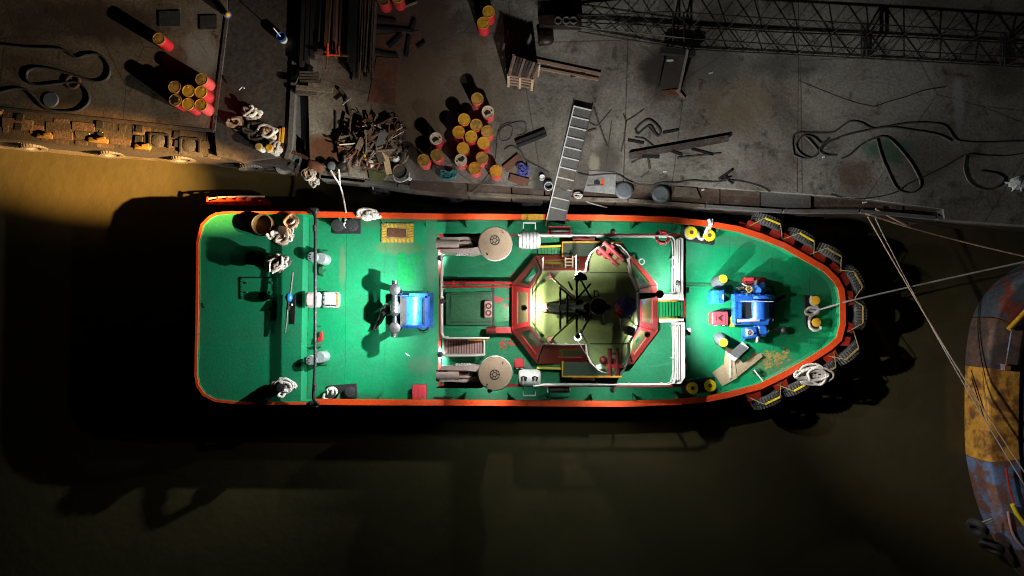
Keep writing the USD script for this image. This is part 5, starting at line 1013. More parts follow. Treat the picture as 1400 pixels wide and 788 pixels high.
# funnels: open-backed exhaust casings and round ventilators
def funnel(sy, vy, flip, lab):
    z1 = zB + 1.5
    Y = lambda y: sy + flip * y
    pts = [(601, Y(-2)), (640, Y(-3)), (652, Y(-3)), (660, Y(2)), (662, Y(9)), (657, Y(17)), (645, Y(20)), (601, Y(17))]
    inner = [(598, Y(.5)), (638, Y(.5)), (649, Y(1.5)), (654, Y(6)), (652, Y(11)), (640, Y(13)), (598, Y(13.5))]
    o = poly(pts, z1); i_ = poly(inner, z1)
    f_ = part(tug, 'exhaust_casing', M().prism(o.difference(i_), zB, z1), 'pinkish_white', smooth=False, label=lab)
    part(f_, 'casing_floor', M().prism(o.intersection(i_), zB + .02, zB + .25), 'soot', smooth=False)
    part(f_, 'exhaust_pipe', M().tube(pxs([(597, Y(6)), (628, Y(7.5))], zB + 1.28), .27, 18), 'exhaust'); part(f_, 'exhaust_pipe', M().tube(spl(pxs([(626, Y(7.5)), (636, Y(6)), (641, Y(6)), (643, Y(8.5)), (640, Y(10))], zB + 1.2), 4), .13, 12), 'exhaust')
    part(f_, 'inner_lining', M().beam(P(601, Y(13.5), z1 - .15), P(640, Y(12.8), z1 - .15), .05, .3), 'dark_red', smooth=False); part(f_, 'support', M().beam(P(612, Y(2), zB + .8), P(634, Y(5), zB + .8), .08, .08), 'exhaust', smooth=False)
    part(f_, 'end_ring', M().torus(P(597.5, Y(6), zB + 1.15), .235, .02, (1, 0, 0), 18, 5), 'old_steel')
    for k in range(6): part(f_, 'louvre', M().box(P(624 + 3.6 * k, Y(20.5), zB + .9), (.1, .16, .3), 0, .02), 'grey_white')
    c = P(677, vy, zB + 2.2); c[2] = zB; R = L(23.6, zB + 2.2)
    v_ = part(tug, 'ventilator', M().lathe([(R * .72, 0), (R * .72, 1.85), (R * .98, 1.95), (R, 2.0), (R, 2.2), (R * .97, 2.24)], c, 44), 'white')
    part(v_, 'lid', M().lathe([(R * .972, 2.2), (R * .96, 2.245), (R * .5, 2.26), (0, 2.27)], c, 44), 'vent_tan')
    gc = c + [L(-.5, 6), L(4.5 if flip > 0 else -1.5, 6), 2.268]
    part(v_, 'grille_ring', M().torus(gc, .20, .018, n=22, k=5), 'black_steel')
    part(v_, 'grille_ring', M().torus(gc, .09, .015, n=14, k=5), 'black_steel')
    for k in range(6): part(v_, 'grille_bar', M().beam(gc + [.08 * math.cos(k), .08 * math.sin(k), 0], gc + [.2 * math.cos(k), .2 * math.sin(k), 0], .025, .02), 'black_steel')
    for a in (.95, 4.1): part(v_, 'bolt', M().lathe([(.03, 2.25), (.03, 2.29), (0, 2.29)], c + [R * .78 * math.cos(a), R * .78 * math.sin(a), 0], 8), 'black_steel')
    return v_
funnel(327, 333.5, 1, 'port exhaust casing'); funnel(520, 510.5, -1, 'starboard exhaust casing')

# ------------------------------------------------------------------ wheelhouse
OCT = [(702, 390), (733, 352), (800, 351), (862, 350), (897, 390), (897, 452), (864, 496), (800, 495), (735, 495), (702, 452)]
TOPO = [(727.5, 395), (741, 372), (800, 371), (858, 372), (872, 396), (872, 446), (857, 470), (800, 470), (744, 470), (727.5, 445)]
lo = np.array([P(x, y, zP) for x, y in OCT]); hi = np.array([P(x, y, zW - .05) for x, y in TOPO]); base = np.array([P(x, y, zP) for x, y in OCT]); base[:, 2] = zB
nO = len(OCT)
part(tug, 'wheelhouse_base', M().prism(sg.Polygon(lo[:, :2]), zB, zP), 'tug_red', smooth=False)
part(tug, 'wheelhouse_floor', M().prism(sg.Polygon(lo[:, :2]).buffer(-.15), zP, zP + .03), 'cabin_floor', smooth=False)
wh = part(tug, 'wheelhouse_frame', M().tube(list(hi) + [hi[0]], .06, 8).tube(list(lo + [0, 0, .05]) + [lo[0] + [0, 0, .05]], .08, 8), 'tug_red')
for i in range(nO):
    a, b, c, d = lo[i], lo[(i + 1) % nO], hi[(i + 1) % nO], hi[i]
    ins = lambda u, v: (a * (1 - u) + b * u) * (1 - v) + (d * (1 - u) + c * u) * v
    # wall panel with a window opening: four strips round the pane
    U0, U1, V0, V1 = (.12, .88, .30, .86) if i not in (2, 7) else (.06, .60, .34, .80)
    nrm = np.cross(b - a, d - a); nrm /= np.linalg.norm(nrm); th_ = .07
    def strip(u0, u1, v0, v1):
        q = [ins(u0, v0), ins(u1, v0), ins(u1, v1), ins(u0, v1)]; q += [x - nrm * th_ for x in q]
        return M().add(q, [[0, 1, 2, 3], [7, 6, 5, 4], [0, 4, 5, 1], [1, 5, 6, 2], [2, 6, 7, 3], [3, 7, 4, 0]])
    m = M()
    for s_ in (strip(0, 1, 0, V0), strip(0, 1, V1, 1), strip(0, U0, V0, V1), strip(U1, 1, V0, V1)): m.add(*s_.arr())
    pn = part(wh, 'wall_panel', m, 'tug_red', smooth=False)
    q = [ins(U0, V0), ins(U1, V0), ins(U1, V1), ins(U0, V1)]
    q2 = [x - nrm * .045 for x in q]; q3 = [x - nrm * .03 for x in q]
    part(wh, 'window_pane', M().add(q2 + q3, [[3, 2, 1, 0], [4, 5, 6, 7], [0, 4, 5, 1][::-1], [1, 5, 6, 2][::-1], [2, 6, 7, 3][::-1], [3, 7, 4, 0][::-1]]), 'glass', smooth=False)
    part(wh, 'window_seal', M().tube([x + nrm * .01 for x in q] + [q[0] + nrm * .01], .022, 5), 'pinkish_white' if i not in (2, 7) else 'grey_paint')
# console inside, seen dimly through the windows
part(tug, 'console', M().prism(sg.Polygon(hi[:, :2]).buffer(-.4).difference(sg.Polygon(hi[:, :2]).buffer(-1.0)), zP + .03, zP + .9), 'grey_paint', smooth=False)
# roof with the two monitor lobes
def lobe(cx_, cy_, rx, ry, z): return sg.Polygon([tuple(P(cx_ + rx * math.cos(a), cy_ + ry * math.sin(a), z)[:2]) for a in np.linspace(0, 6.283, 48)[:-1]])
roof_oct = poly([(725.5, 396), (740, 370.5), (800, 370), (858, 370), (874, 397), (874, 446), (857, 471.5), (800, 472), (743, 471.5), (725.5, 446)], zW)
lobeA, lobeB = poly([(805, 380), (806, 352), (812, 342), (822, 335), (834, 332.5), (846, 335), (857, 343), (862, 356), (868, 380)], zW), poly([(803, 460), (805, 486), (811, 500), (822, 509), (836, 512), (848, 509), (857, 500), (862, 484), (866, 460)], zW)
roofp = roof_oct.union(lobeA).union(lobeB)
part(tug, 'wheelhouse_roof', M().prism(roofp, zW - .04, zW + .06), 'roof_green', smooth=False)
for y in (373, 470): part(tug, 'roof_seam', M().beam(P(806, y, zW + .065), P(862, y, zW + .065), .05, .02), 'wing_green', smooth=False)
# bridge wing platforms under the lobes, edged in yellow
for poly_, yl, lab in (([(769, 332), (851, 332), (862, 346), (862, 360), (769, 358)], [(769, 352), (769, 331.5), (800, 331), (851, 331.5)], 'port'), ([(769, 488), (864, 486), (850, 515), (769, 515)], [(769, 492), (769, 515), (800, 515.5), (850, 515.5)], 'starboard')):
    wp = part(tug, 'wing_platform', M().prism(poly(poly_, zP + .25), zP + .1, zP + .22), 'wing_green', smooth=False, label=lab + ' bridge wing platform'); part(wp, 'yellow_edge', M().tube(pxs(yl, zP + .28), .05, 6), 'amber')
    for x in (785, 805, 846): part(wp, 'leg', M().cyl(P(x, 335 if lab == 'port' else 512, zB), P(x, 335 if lab == 'port' else 512, zP + .15), .05, .05, 8), 'dull_green')
    y = 327.5 if lab == 'port' else 517.5
    part(wp, 'life_buoy_rack', M().tube(pxs([(783, y), (790, y - 1), (800, y), (806, y)], zP + .1), .085, 8), 'dark_red'); part(wp, 'horn', M().cyl(P(806, y, zP + .1), P(813, y, zP + .1), .1, .14, 12), 'rust')
# side steps, green with yellow nosing
for ys, ye, yl in ((338.5, 351, 338), (489, 502, 503)):
    ss = part(tug, 'side_stair', M().prism(poly([(735, ys), (767, ys), (767, ye), (735, ye)], zB), zB + .001, zB + .1), 'dull_green', smooth=False)
    for i in range(7): part(ss, 'tread', M().beam(P(737.5 + 4.6 * i, ys + .5, zB + .15 + .06 * i), P(737.5 + 4.6 * i, ye - .5, zB + .15 + .06 * i), L(4.0, zB), .05), 'fresh_green', smooth=False)
    part(ss, 'yellow_nosing', M().beam(P(734, yl, zB + .62), P(768, yl - (1.5 if yl < 400 else -1), zB + .72), .1, .06), 'yellow', smooth=False)
# ladder from the wing to the roof
ld = part(tug, 'roof_ladder', M().tube(pxs([(773, 352), (773, 371)], zW - .4), .035, 6), 'rope_brown')
part(ld, 'stringer', M().tube(pxs([(783, 350), (783, 371)], zW - .4), .035, 6), 'rope_brown')
for y in (354, 358.5, 363, 367.5): part(ld, 'rung', M().tube(pxs([(773, y), (783, y)], zW - .4), .028, 6), 'rope_brown')
# roof rails
def roofrail(pts, mt, lab, mids=2, h=.75, closed=False): return railing(pts, zW + .05, h, mids, .024, mt, lab, .9)
roofrail([(742, 370), (728, 394), (727, 420), (727, 446), (744, 470)], 'white', 'aft roof rail, brightly lit')
roofrail([(744, 471), (770, 471.5), (802, 471)], 'pinkish_white', 'starboard aft roof rail', 1)
roofrail([(742, 370), (743, 352)], 'pinkish_white', 'short rail at the port aft corner', 1)
roofrail([(788, 349), (788, 371), (801, 372)], 'pinkish_white', 'rail beside the roof ladder', 1)
roofrail([(801, 372), (803, 358), (808, 346), (816, 339)], 'pinkish_white', 'port lobe rail, aft half', 2)
roofrail([(816, 339), (832, 332), (848, 336), (858, 346), (862, 353)], 'grey_paint', 'port lobe rail, forward half', 2)
roofrail([(860, 353), (864, 376), (873, 396)], 'pinkish_white', 'port forward roof rail', 3)
roofrail([(874, 400), (874, 446)], 'white', 'front roof rail', 3)
roofrail([(874, 446), (861, 470)], 'white', 'starboard forward roof rail', 3)
roofrail([(861, 470), (861, 486), (856, 500), (846, 507)], 'white', 'starboard lobe rail, forward half', 3)
roofrail([(802, 471), (803, 485), (809, 497), (818, 506), (824, 509)], 'pinkish_white', 'starboard lobe rail, aft half', 2)
roofrail([(824, 509), (836, 512), (846, 508)], 'grey_paint', 'outer end of the starboard lobe rail', 1)
# fire monitors
for (x, y, ang, hh) in ((834, 346, -.75, 0), (839, 497, 1.57, 1)):
    c = P(x, y, zW + .9); mo = part(tug, 'fire_monitor', M().lathe([(.2, 0), (.2, .12), (.12, .2), (.12, .75), (0, .76)], (c[0], c[1], zW + .05), 16), 'dark_red')
    d = np.array([math.cos(ang), math.sin(ang), 0]); e_ = np.array([-d[1], d[0], 0])
    for s_ in (-1, 1): part(mo, 'nozzle', M().tube([c - d * .5 + e_ * s_ * .16, c + d * .5 + e_ * s_ * .16, c + d * .62 + e_ * s_ * .16], [.1, .08, .1], 10), 'dark_red')
    part(mo, 'yoke', M().beam(c - e_ * .3 - d * .1, c + e_ * .3 - d * .1, .14, .14), 'tug_red', smooth=False); part(mo, 'yoke', M().beam(c - e_ * .26 + d * .4, c + e_ * .26 + d * .4, .1, .1), 'dark_red', smooth=False); part(mo, 'base_valve', M().ball(c + [-.35, .1, -.55], .17, 2), 'dark_red')
part(tug, 'lobe_lamp', M().box(P(819, 502, zW + .7), (.22, .22, .16), .3, .03), 'grey_white')
# mast and its struts
mst = part(tug, 'mast', M().tube([P(743, 421, zW + .1), P(752, 421, zW + .5), P(795, 421, zW + 3.3), P(803, 420, zW + 3.8)], [.2, .2, .16, .15], 10), 'black_steel', label='raked black mast')
part(mst, 'mast_box', M().beam(P(742, 421, zW + .35), P(766, 421.5, zW + .8), .36, .36), 'brown_wood', smooth=False); part(mst, 'mast_plate', M().beam(P(755, 421, zW + 1.1), P(792, 421, zW + 3.0), .22, .28), 'black_steel', smooth=False)
for x, y0, y1, z in ((766, 392.5, 451, zW + 1.9), (775.5, 401, 443, zW + 2.5), (788.5, 373, 466, zW + 3.0)): part(mst, 'yard', M().beam(P(x, y0, z), P(x, y1, z), .08, .08), 'black_steel', smooth=False)
for a, za, b, z_b, mt in (((754, 379), zW + .1, (788, 409), zW + 2.9, 'vent_tan'), ((753, 465), zW + .1, (788, 433), zW + 2.9, 'hatch_tan'), ((790, 376), zW + 3.0, (809, 410), zW + 3.6, 'black_steel'), ((789, 464), zW + 3.0, (809, 430), zW + 3.6, 'black_steel'),
                          ((766, 393), zW + 1.9, (788, 414), zW + 3.0, 'black_steel'), ((775, 441), zW + 2.5, (788, 429), zW + 3.0, 'black_steel'), ((777, 385), zW + 3.0, (783, 397), zW + 3.0, 'black_steel'), ((790, 407), zW + 3.0, (808, 388), zW + 3.2, 'black_steel')):
    part(mst, 'strut', M().beam(P(*a, za), P(*b, z_b), .07, .07), mt, smooth=False)
part(mst, 'platform', M().lathe([(0, -.1), (.30, -.1), (.33, 0), (.30, .12), (.1, .2), (0, .2)], P(818, 419, zW + 4.0), 22), 'black_steel')
for a, b in (((814, 410), (812, 398)), ((819, 411), (817, 398)), ((820, 431), (824, 444)), ((825, 430), (828, 443))): part(mst, 'bracket', M().beam(P(*a, zW + 3.9), P(*b, zW + 3.9), .05, .07), 'grey_paint', smooth=False)
for a, b in (((812, 398), (817, 398)), ((824, 444), (828, 443))): part(mst, 'bracket', M().beam(P(*a, zW + 3.9), P(*b, zW + 3.9), .05, .07), 'grey_paint', smooth=False)
part(mst, 'scanner_bar', M().beam(P(812, 420, zW + 4.3), P(829, 418, zW + 4.3), .07, .07), 'rope_grey', smooth=False)
for x, y, rr in ((792, 414, .13), (796, 430, .15), (800, 418, .13), (790, 426, .11)): part(mst, 'fitting', M().ball(P(x, y, zW + 3.2), rr, 1, (1.2, 1, .9)), 'black_steel')
part(mst, 'red_light', M().lathe([(.12, 0), (.12, .25), (0, .28)], P(800, 427, zW + 3.2), 12), 'dark_red'); part(mst, 'red_light', M().box(P(804, 434, zW + 2.6), (.3, .2, .18), .2), 'dark_red')
part(mst, 'stay', M().tube(pxs([(731, 426.5), (770, 427), (797, 424)], zW + 1.6), .014, 4), 'white')
part(mst, 'stay', M().tube([P(788, 464, zW + 3), P(806, 492, zW + .2)], .025, 5), 'rope_grey'); part(mst, 'stay', M().tube([P(793, 452, zW + 3), P(803, 470, zW + .4)], .025, 5), 'rope_grey')
for (x, y) in ((753, 378), (752, 466)): part(tug, 'roof_fitting', M().lathe([(.16, .05), (.14, .2), (0, .24)], P(x, y, zW), 12), 'brown_wood')
for x, y in ((741, 387), (739, 456), (740, 465), (763, 433)): part(tug, 'roof_fitting', M().box(P(x, y, zW + .08), (.14, .1, .1), .6), 'wing_green')
for i in range(5): part(mst, 'insulator', M().ball(P(771 + 3.2 * i, 415, zW + 1.9), .09, 1), 'vent_tan')
# search light at the front of the roof, loudspeaker
sl = part(tug, 'search_light', M().cyl(P(874, 405, zW + 1.1), P(896, 403.5, zW + 1.1), .15, .10, 14), 'flood_housing'); part(sl, 'dome', M().ball(P(902, 402.5, zW + 1.0), .17, 2), 'rust'); part(sl, 'bracket', M().cyl(P(898, 403, zW + 1.05), P(902, 402.5, zW + 1.0), .05, .05, 8), 'grey_paint')
ls = part(tug, 'loudspeaker', M().box(P(861, 452.5, zW + .65), (.36, .36, .42), -.3, .05), 'slate'); part(ls, 'horn', M().cyl(P(856, 450, zW + .6), P(850, 449, zW + .6), .08, .13, 12), 'stair_pink'); part(ls, 'stick', M().cyl(P(849, 449, zW + .7), P(847.5, 436, zW + 1.3), .02, .02, 6), 'grey_white'); part(ls, 'stand', M().cyl(P(861, 452.5, zW + .05), P(861, 452.5, zW + .5), .04, .04, 8), 'flood_housing')
for x, y in ((878, 385), (877, 358)): part(tug, 'deck_vent', M().torus(P(x, y, zB + .3), .13, .035, n=16, k=6), 'grey_white')
# thruster guards at the stern quarters
for pts, sgn, mt in (([(273, 280), (285, 276), (300, 271.5), (330, 269.5), (360, 270), (366, 274), (369, 281), (330, 281)], -1, 'orange_red'), ([(283, 562), (362, 560), (363, 566), (355, 572), (300, 571)], 1, 'hull_red')):
    q = poly(pts, .9); gd = part(tug, 'quarter_guard', M().prism(q, .55, .9), mt, smooth=False)
    y0 = 274 if sgn < 0 else 568
    for i in range(6): part(gd, 'rib', M().beam(P(283 + 13.5 * i, y0 + (2.5 if sgn < 0 and i == 0 else 0), .98), P(283 + 13.5 * i + 1.5, y0 + sgn * 4.5, .98), .08, .1), 'orange_red' if sgn < 0 else 'dark_red', smooth=False)
    part(gd, 'outer_bar', M().tube(pxs([(284, y0 + sgn * 2), (300, y0 + sgn * 4.2), (330, y0 + sgn * 5.2), (362, y0 + sgn * 5)], .98), .05, 6), 'exhaust' if sgn < 0 else 'dark_red')
# orange brackets that carry the bow tyres
BOW = sg.LinearRing(outline.exterior.coords)
def bowpt(px, py, off=0.0, z=zR):
    s = BOW.project(sg.Point(*P(px, py, zR)[:2])); p = np.array(BOW.interpolate(s).coords[0]); q = np.array(BOW.interpolate(s + .05).coords[0]); t_ = (q - p) / np.linalg.norm(q - p); nn = np.array([t_[1], -t_[0]])
    if (nn @ (p - [cx, cy])) < 0: nn = -nn
    return np.array([*(p + nn * off), z]), nn, np.array([-nn[1], nn[0]])
TYR = [(1048, 318), (1092, 340), (1128, 362), (1152, 392), (1158, 430), (1148, 468), (1120, 492), (1083, 512), (1046, 532)]
OFF = [.70, .70, .72, .73, .73, .73, .72, .70, .66]
for (x, y) in ((1030, 313), (1062, 324), (1076, 331), (1104, 347), (1118, 355), (1140, 372), (1150, 384), (1157, 408), (1157, 450), (1152, 462), (1134, 483), (1100, 503), (1066, 522), (1030, 537)):
    p, nn, tt = bowpt(x, y, .0); a, b = p[:2] - tt * .40, p[:2] + tt * .40
    part(tug, 'fender_bracket', M().prism(sg.Polygon([a, b, b + nn * .46 - tt * .08, a + nn * .46 + tt * .08]), zR - .16, zR - .06), 'hull_red', smooth=False)
part(tug, 'bow_bolster', M().prism(xcut(ring(outline, .34, .0), 1010, 1300), zR - .6, zR - .4), 'hull_red', smooth=False)
tlabels = ['bow tyre fender furthest aft on the quay side', 'second bow tyre fender on the quay side', 'third bow tyre fender on the quay side, tucked in dark', 'bow tyre fender above the bow mooring rope', 'foremost bow tyre fender, right at the stem', 'bow tyre fender just below the stem', 'bow tyre fender partly under the white rope pile', 'bow tyre fender at the lower end of the white rope pile', 'bow tyre fender furthest aft on the water side']
for (x, y), of, lab in zip(TYR, OFF, tlabels):
    p, nn, tt = bowpt(x, y, of, zR - .55); ax = np.array([*nn, 0.0]); t = thing('bow_tyre', 'large black ' + lab, 'tyre', p, 'tyres hung round the tug bow')
    R, wd_ = .76, .58
    m, (_, e, g) = tyre_mesh(p, ax, R, wd_, 28); part(t, 'casing', m, 'rubber')
    for s_ in (-1, 1):
        lm = M()
        for k in range(34):
            q = k * 2 * math.pi / 34; d = math.cos(q) * e + math.sin(q) * g
            lm.beam(p + d * (R + .01) + ax * s_ * .03, p + d * (R + .0) + ax * s_ * wd_ * .42, .075, .06, up=d)
        part(t, 'tread', lm, 'tread_rubber', False)
    up = np.array([0, 0, 1.0]); e2 = np.array([*tt, 0.0])
    part(t, 'strap', M().beam(p + up * (R + .04) - e2 * .40 + ax * .02, p + up * (R + .04) + e2 * .40 + ax * .02, .085, .03), 'yellow' if (x < 1100) else 'hatch_tan', smooth=False)
    for s_ in (-1, 1):
        a = p + up * (R + .03) + e2 * s_ * .42 + ax * .02; b = bowpt(*TYR[0])[0] if False else np.array([*(p[:2] - nn * (of - .05) + tt * s_ * .95), zR - .12]); part(t, 'strap', M().beam(a, b, .032, .02), 'strap_dull', smooth=False)
for x, s_, lab in ((523, -1, 'dark side tyre on the tug near the aft winch, water side'), (645, -1, 'dark side tyre on the tug abreast the starboard funnel'), (885, -1, 'dark side tyre on the tug abreast the starboard boat deck corner'), (690, -1, 'dark side tyre between the funnel and the raft canister, water side'), (540, 1, 'dark side tyre on the tug facing the quay, near the white rope')):
    hung_tyre(x, 422 - 0, .9, (0, s_, 0), .5, .3, lab, 'rubber', False, 'dark tyres hung along the tug sides', False) if False else None
    c = np.array([P(x, 0, .95)[0], cy + s_ * 4.98, .95]); t = thing('side_tyre', lab, 'tyre', c, 'dark tyres hung along the tug sides'); m, (ax, e, g) = tyre_mesh(c, (0, s_, 0), .48, .3); part(t, 'casing', m, 'rubber')
    part(t, 'line', M().tube([c + [-.3, -s_ * .1, .4], c + [-.2, -s_ * .2, 1.5]], .025, 5), 'rope_grey'); part(t, 'line', M().tube([c + [.3, -s_ * .1, .4], c + [.2, -s_ * .2, 1.5]], .025, 5), 'rope_grey')

# ------------------------------------------------------------------ loose things aboard
rope_heap('rope_coil', 389, 322, zS, 15, 13, .5, 10, .07, 'rope_white', 61, 'large white and brown rope coil beside the dark tub on stern', 'rope', 'rope_brown')
rope_heap('rope_coil', 402, 304, zS, 10, 10, .45, 6, .07, 'rope_brown', 62, 'brown rope coil between the large white coil and the bulwark', 'rope', 'rope_grey')
rope_heap('rope_coil', 384, 361, zS, 15, 13, .7, 11, .07, 'rope_white', 63, 'round white and brown rope coil above the blue tow hook', 'rope', 'rope_brown')
rope_heap('rope_coil', 391, 528, zS, 14, 11, .55, 9, .07, 'rope_white', 64, 'grey-white rope coil at the stern\'s lower bulwark', 'rope', 'rope_grey')
rope_heap('rope_coil', 504, 294, zR + .05, 17, 7, .3, 10, .07, 'rope_white', 65, 'bright white rope flaked over the quay-side rail', 'rope')
rope_heap('rope_coil', 481, 308, zD + .1, 9, 8, .4, 4, .07, 'rope_white', 66, 'white rope turned round the port aft double bollard', 'rope')
rope_heap('rope_coil', 453, 537, zD + .1, 8, 8, .35, 4, .07, 'rope_white', 67, 'white rope round the starboard aft double bollard', 'rope')
rope_heap('rope_coil', 1110, 512, zR + .1, 31, 14, .3, 9, .06, 'rope_white', 68, 'big white rope pile flaked over the bow rail on water side', 'rope')
rod('mooring_rope', [(943, 310, zD + .4), (938, 316, zD + .45), (940, 324, zD + .45), (947, 325, zD + .45), (953, 318, zD + .45), (955, 324, zD + .5), (959, 327, zD + .5), (963, 323, zD + .5), (967, 313, zD + .8), (971, 306, zR + .12), (969, 300, zR + .12)], 0, .09, 'rope_white', 'white rope figure-eight round the port bow bollards', 'rope', 8, True)
rod('mooring_rope', [(974, 300, zR + .1), (973, 308, zR + .1), (970, 313, zD + .8)], 0, .06, 'rope_white', 'short rope end over the rail by the port bow bollards', 'rope', 7, True)
rod('mooring_rope', [(1110, 405, zD + .5), (1109, 414, zD + .5), (1117, 420, zD + .5), (1118, 427, zD + .5), (1107, 431, zD + .5), (1101, 427, zD + .5), (1108, 421, zD + .5), (1119, 424, zD + .5), (1108, 434, zD + .5), (1107, 446, zD + .5), (1114, 452, zD + .5), (1122, 450, zD + .45), (1121, 444, zD + .45)], 0, .075, 'rope_white', 'thick white rope turned round the bow bollard pair', 'rope', 8, True)
rod('mooring_rope', [(1113, 452, zD + .35), (1107, 440, zD + .4), (1109, 432, zD + .4), (1118, 428, zD + .45), (1103, 424, zD + .4), (1104, 430, zD + .4)], 0, .07, 'rope_white', 'second turn of white rope on the bow bollards', 'rope', 8, True)
def deckbox(x, y, w_, h_, hh, mt, z, lab, name='deck_box', extra=None):
    c = P(x, y, z); t = thing(name, lab, 'box', c); part(t, 'body', M().box(c + [0, 0, hh / 2], (L(w_, z), L(h_, z), hh), 0, .06), mt); part(t, 'lid', M().box(c + [0, 0, hh + .03], (L(w_ + .8, z), L(h_ + .8, z), .08), 0, .04), mt)
    for s_ in (-1, 1): part(t, 'latch', M().box(c + [s_ * L(w_ * .25, z), -L(h_ / 2 + .8, z), hh - .05], (.1, .04, .12)), 'white')
    for k in range(3): part(t, 'rib', M().box(c + [L(w_ * (k - 1) * .28, z), 0, hh + .08], (.04, L(h_ * .8, z), .025)), mt)
    return t, c
deckbox(575, 535, 18, 19, .5, 'box_red', zD, 'red deck box by the starboard bulwark aft of the deckhouse')
t, c = deckbox(979.5, 435.5, 21, 17, .55, 'box_red', zD, 'red box with black mark beside the blue anchor winch')
part(t, 'dark_mark', M().prism(sg.Polygon([(c[0] - .12, c[1] + .05), (c[0] + .1, c[1] + .2), (c[0] + .16, c[1] + .16), (c[0] + .02, c[1]), (c[0] + .12, c[1] - .16), (c[0] - .04, c[1] - .1)]), zD + .645, zD + .655), 'tar', smooth=False)
deckbox(710, 496, 12.5, 11.5, .35, 'box_red', zB, 'small red box on the boat deck by the wheelhouse')
c = P(976, 407, zD); t = thing('blue_locker', 'blue locker on the foredeck beside the port towing post', 'locker', c)
part(t, 'body', M().box(c + [0, 0, .4], (L(15.5, zD), L(18, zD), .8), 0, .03), 'sky_blue'); part(t, 'door', M().box(c + [.12, 0, .82], (L(7, zD), L(17, zD), .04)), 'winch_blue'); part(t, 'handle', M().box(c + [.2, 0, .86], (.05, .22, .04)), 'white')
# boards on the foredeck
slab('wood_sheet', [(973.5, 510), (993, 496), (1003, 520), (988, 528)], zD + .02, .03, 'cardboard', 'wide brown board on the foredeck, lower left of the pile', 'board')
slab('wood_sheet', [(991, 499), (1010, 489), (1016, 497), (1040, 483), (1043, 488), (1004, 519)], zD + .06, .03, 'cardboard', 'L-shaped brown board on the foredeck pointing to the winch', 'board')
slab('wood_sheet', [(992, 474), (1002, 478), (1008, 517), (1000, 521), (990, 500)], zD + .1, .03, 'pale_wood', 'grey-brown board lying up toward the yellow-capped post', 'board')
slab('white_sheet', [(1015, 467.5), (1024, 475.5), (1004, 494.5), (993, 487)], zD + .2, .03, 'grey_white', 'white sheet lying on top of the foredeck boards', 'sheet')
plank('white_strip', (998.5, 491), (998.5, 517), 2.5, .03, 'grey_white', 'narrow white strip on the foredeck boards', 'strip', zD + .15)
# life ring, life rafts
c = P(906, 324.5, zB + .9); t = thing('life_ring', 'red life ring hung on the port boat deck rail', 'life ring', c)
part(t, 'ring', M().torus(c, .27, .075, (0.05, .1, 1), 32, 12), 'tug_red')
for k in range(4):
    a = k * 1.571 + .5; part(t, 'band', M().torus(c + [.27 * math.cos(a), .27 * math.sin(a), -.02 * math.sin(a)], .08, .022, (-math.sin(a), math.cos(a), 0), 12, 5), 'pinkish_white')
part(t, 'grab_line', M().torus(c, .37, .012, (0.05, .1, 1), 28, 4), 'rope_grey')
for y, fl, lab in ((329, 1, 'white strapped life raft canister on the port side beside the funnel'), (517, -1, 'white life raft canister with black marks on the starboard side')):
    a, b = P(708, y, zB + .75), P(740, y, zB + .75); t = thing('life_raft', lab, 'life raft', (a + b) / 2 - [0, 0, .75], None)
    part(t, 'canister', M().tube([a - [-.02, 0, 0], a + [.05, 0, 0], a + [.2, 0, 0], b - [.2, 0, 0], b - [.05, 0, 0], b - [.02, 0, 0]], [.12, .32, .40, .40, .32, .12], 26), 'grey_white')
    for k in range(5 if fl > 0 else 2): 
        q = a + (b - a) * ((.2 + .15 * k) if fl > 0 else (.22 + .5 * k)); part(t, 'band', M().torus(q, .405, .02, (1, 0, 0), 26, 5), 'grey_paint' if fl > 0 else 'white')
    if fl < 0:
        for xx_, ww_ in ((716.5, 8), (731.5, 8)):
            q = P(xx_, y + 1, zB + 1.14); part(t, 'black_mark', M().prism(sg.Polygon([(q[0] - .15, q[1] + .08), (q[0] - .02, q[1] + .13), (q[0] + .15, q[1] + .07), (q[0] + .1, q[1] - .12), (q[0] - .04, q[1] - .07), (q[0] - .12, q[1] - .13)]), zB + 1.06, zB + 1.16), 'tar', smooth=False)
    part(t, 'cradle', M().box((a + b) / 2 - [0, 0, .55], (.9, .5, .4), 0, .05), 'grey_paint')
    yo = y - fl * 13; yo2 = y - fl * 24
    part(t, 'launch_frame', M().tube(pxs([(715.5, yo + 0), (715.5, yo2), (732, yo2), (732, yo)], zB + .25), .04, 7), 'white')
# bundled flags and tarpaulin on the wheelhouse roof
c = P(855, 420, zW + .3); sk = trimesh.creation.icosphere(4, 1.0); v = sk.vertices * [.42, .42, .3]; v *= (.7 + .75 * meshkit.fbm(sk.vertices * 2.6, 4, 5))[:, None]
t = thing('tarpaulin_bundle', 'dark blue and red bundle of flags on the wheelhouse roof', 'bundle', c)
part(t, 'blue_cloth', M().add(v + c, sk.faces), 'tarp_blue', 60); v2 = sk.vertices * [.16, .3, .2] * (.6 + .9 * meshkit.fbm(sk.vertices * 3, 4, 8))[:, None]; part(t, 'red_cloth', M().add(v2 + P(846.5, 424, zW + .4), sk.faces), 'flag_red', 60); part(t, 'pale_strip', M().beam(P(861, 433, zW + .4), P(869, 421, zW + .4), .08, .05), 'stair_pink', smooth=False)
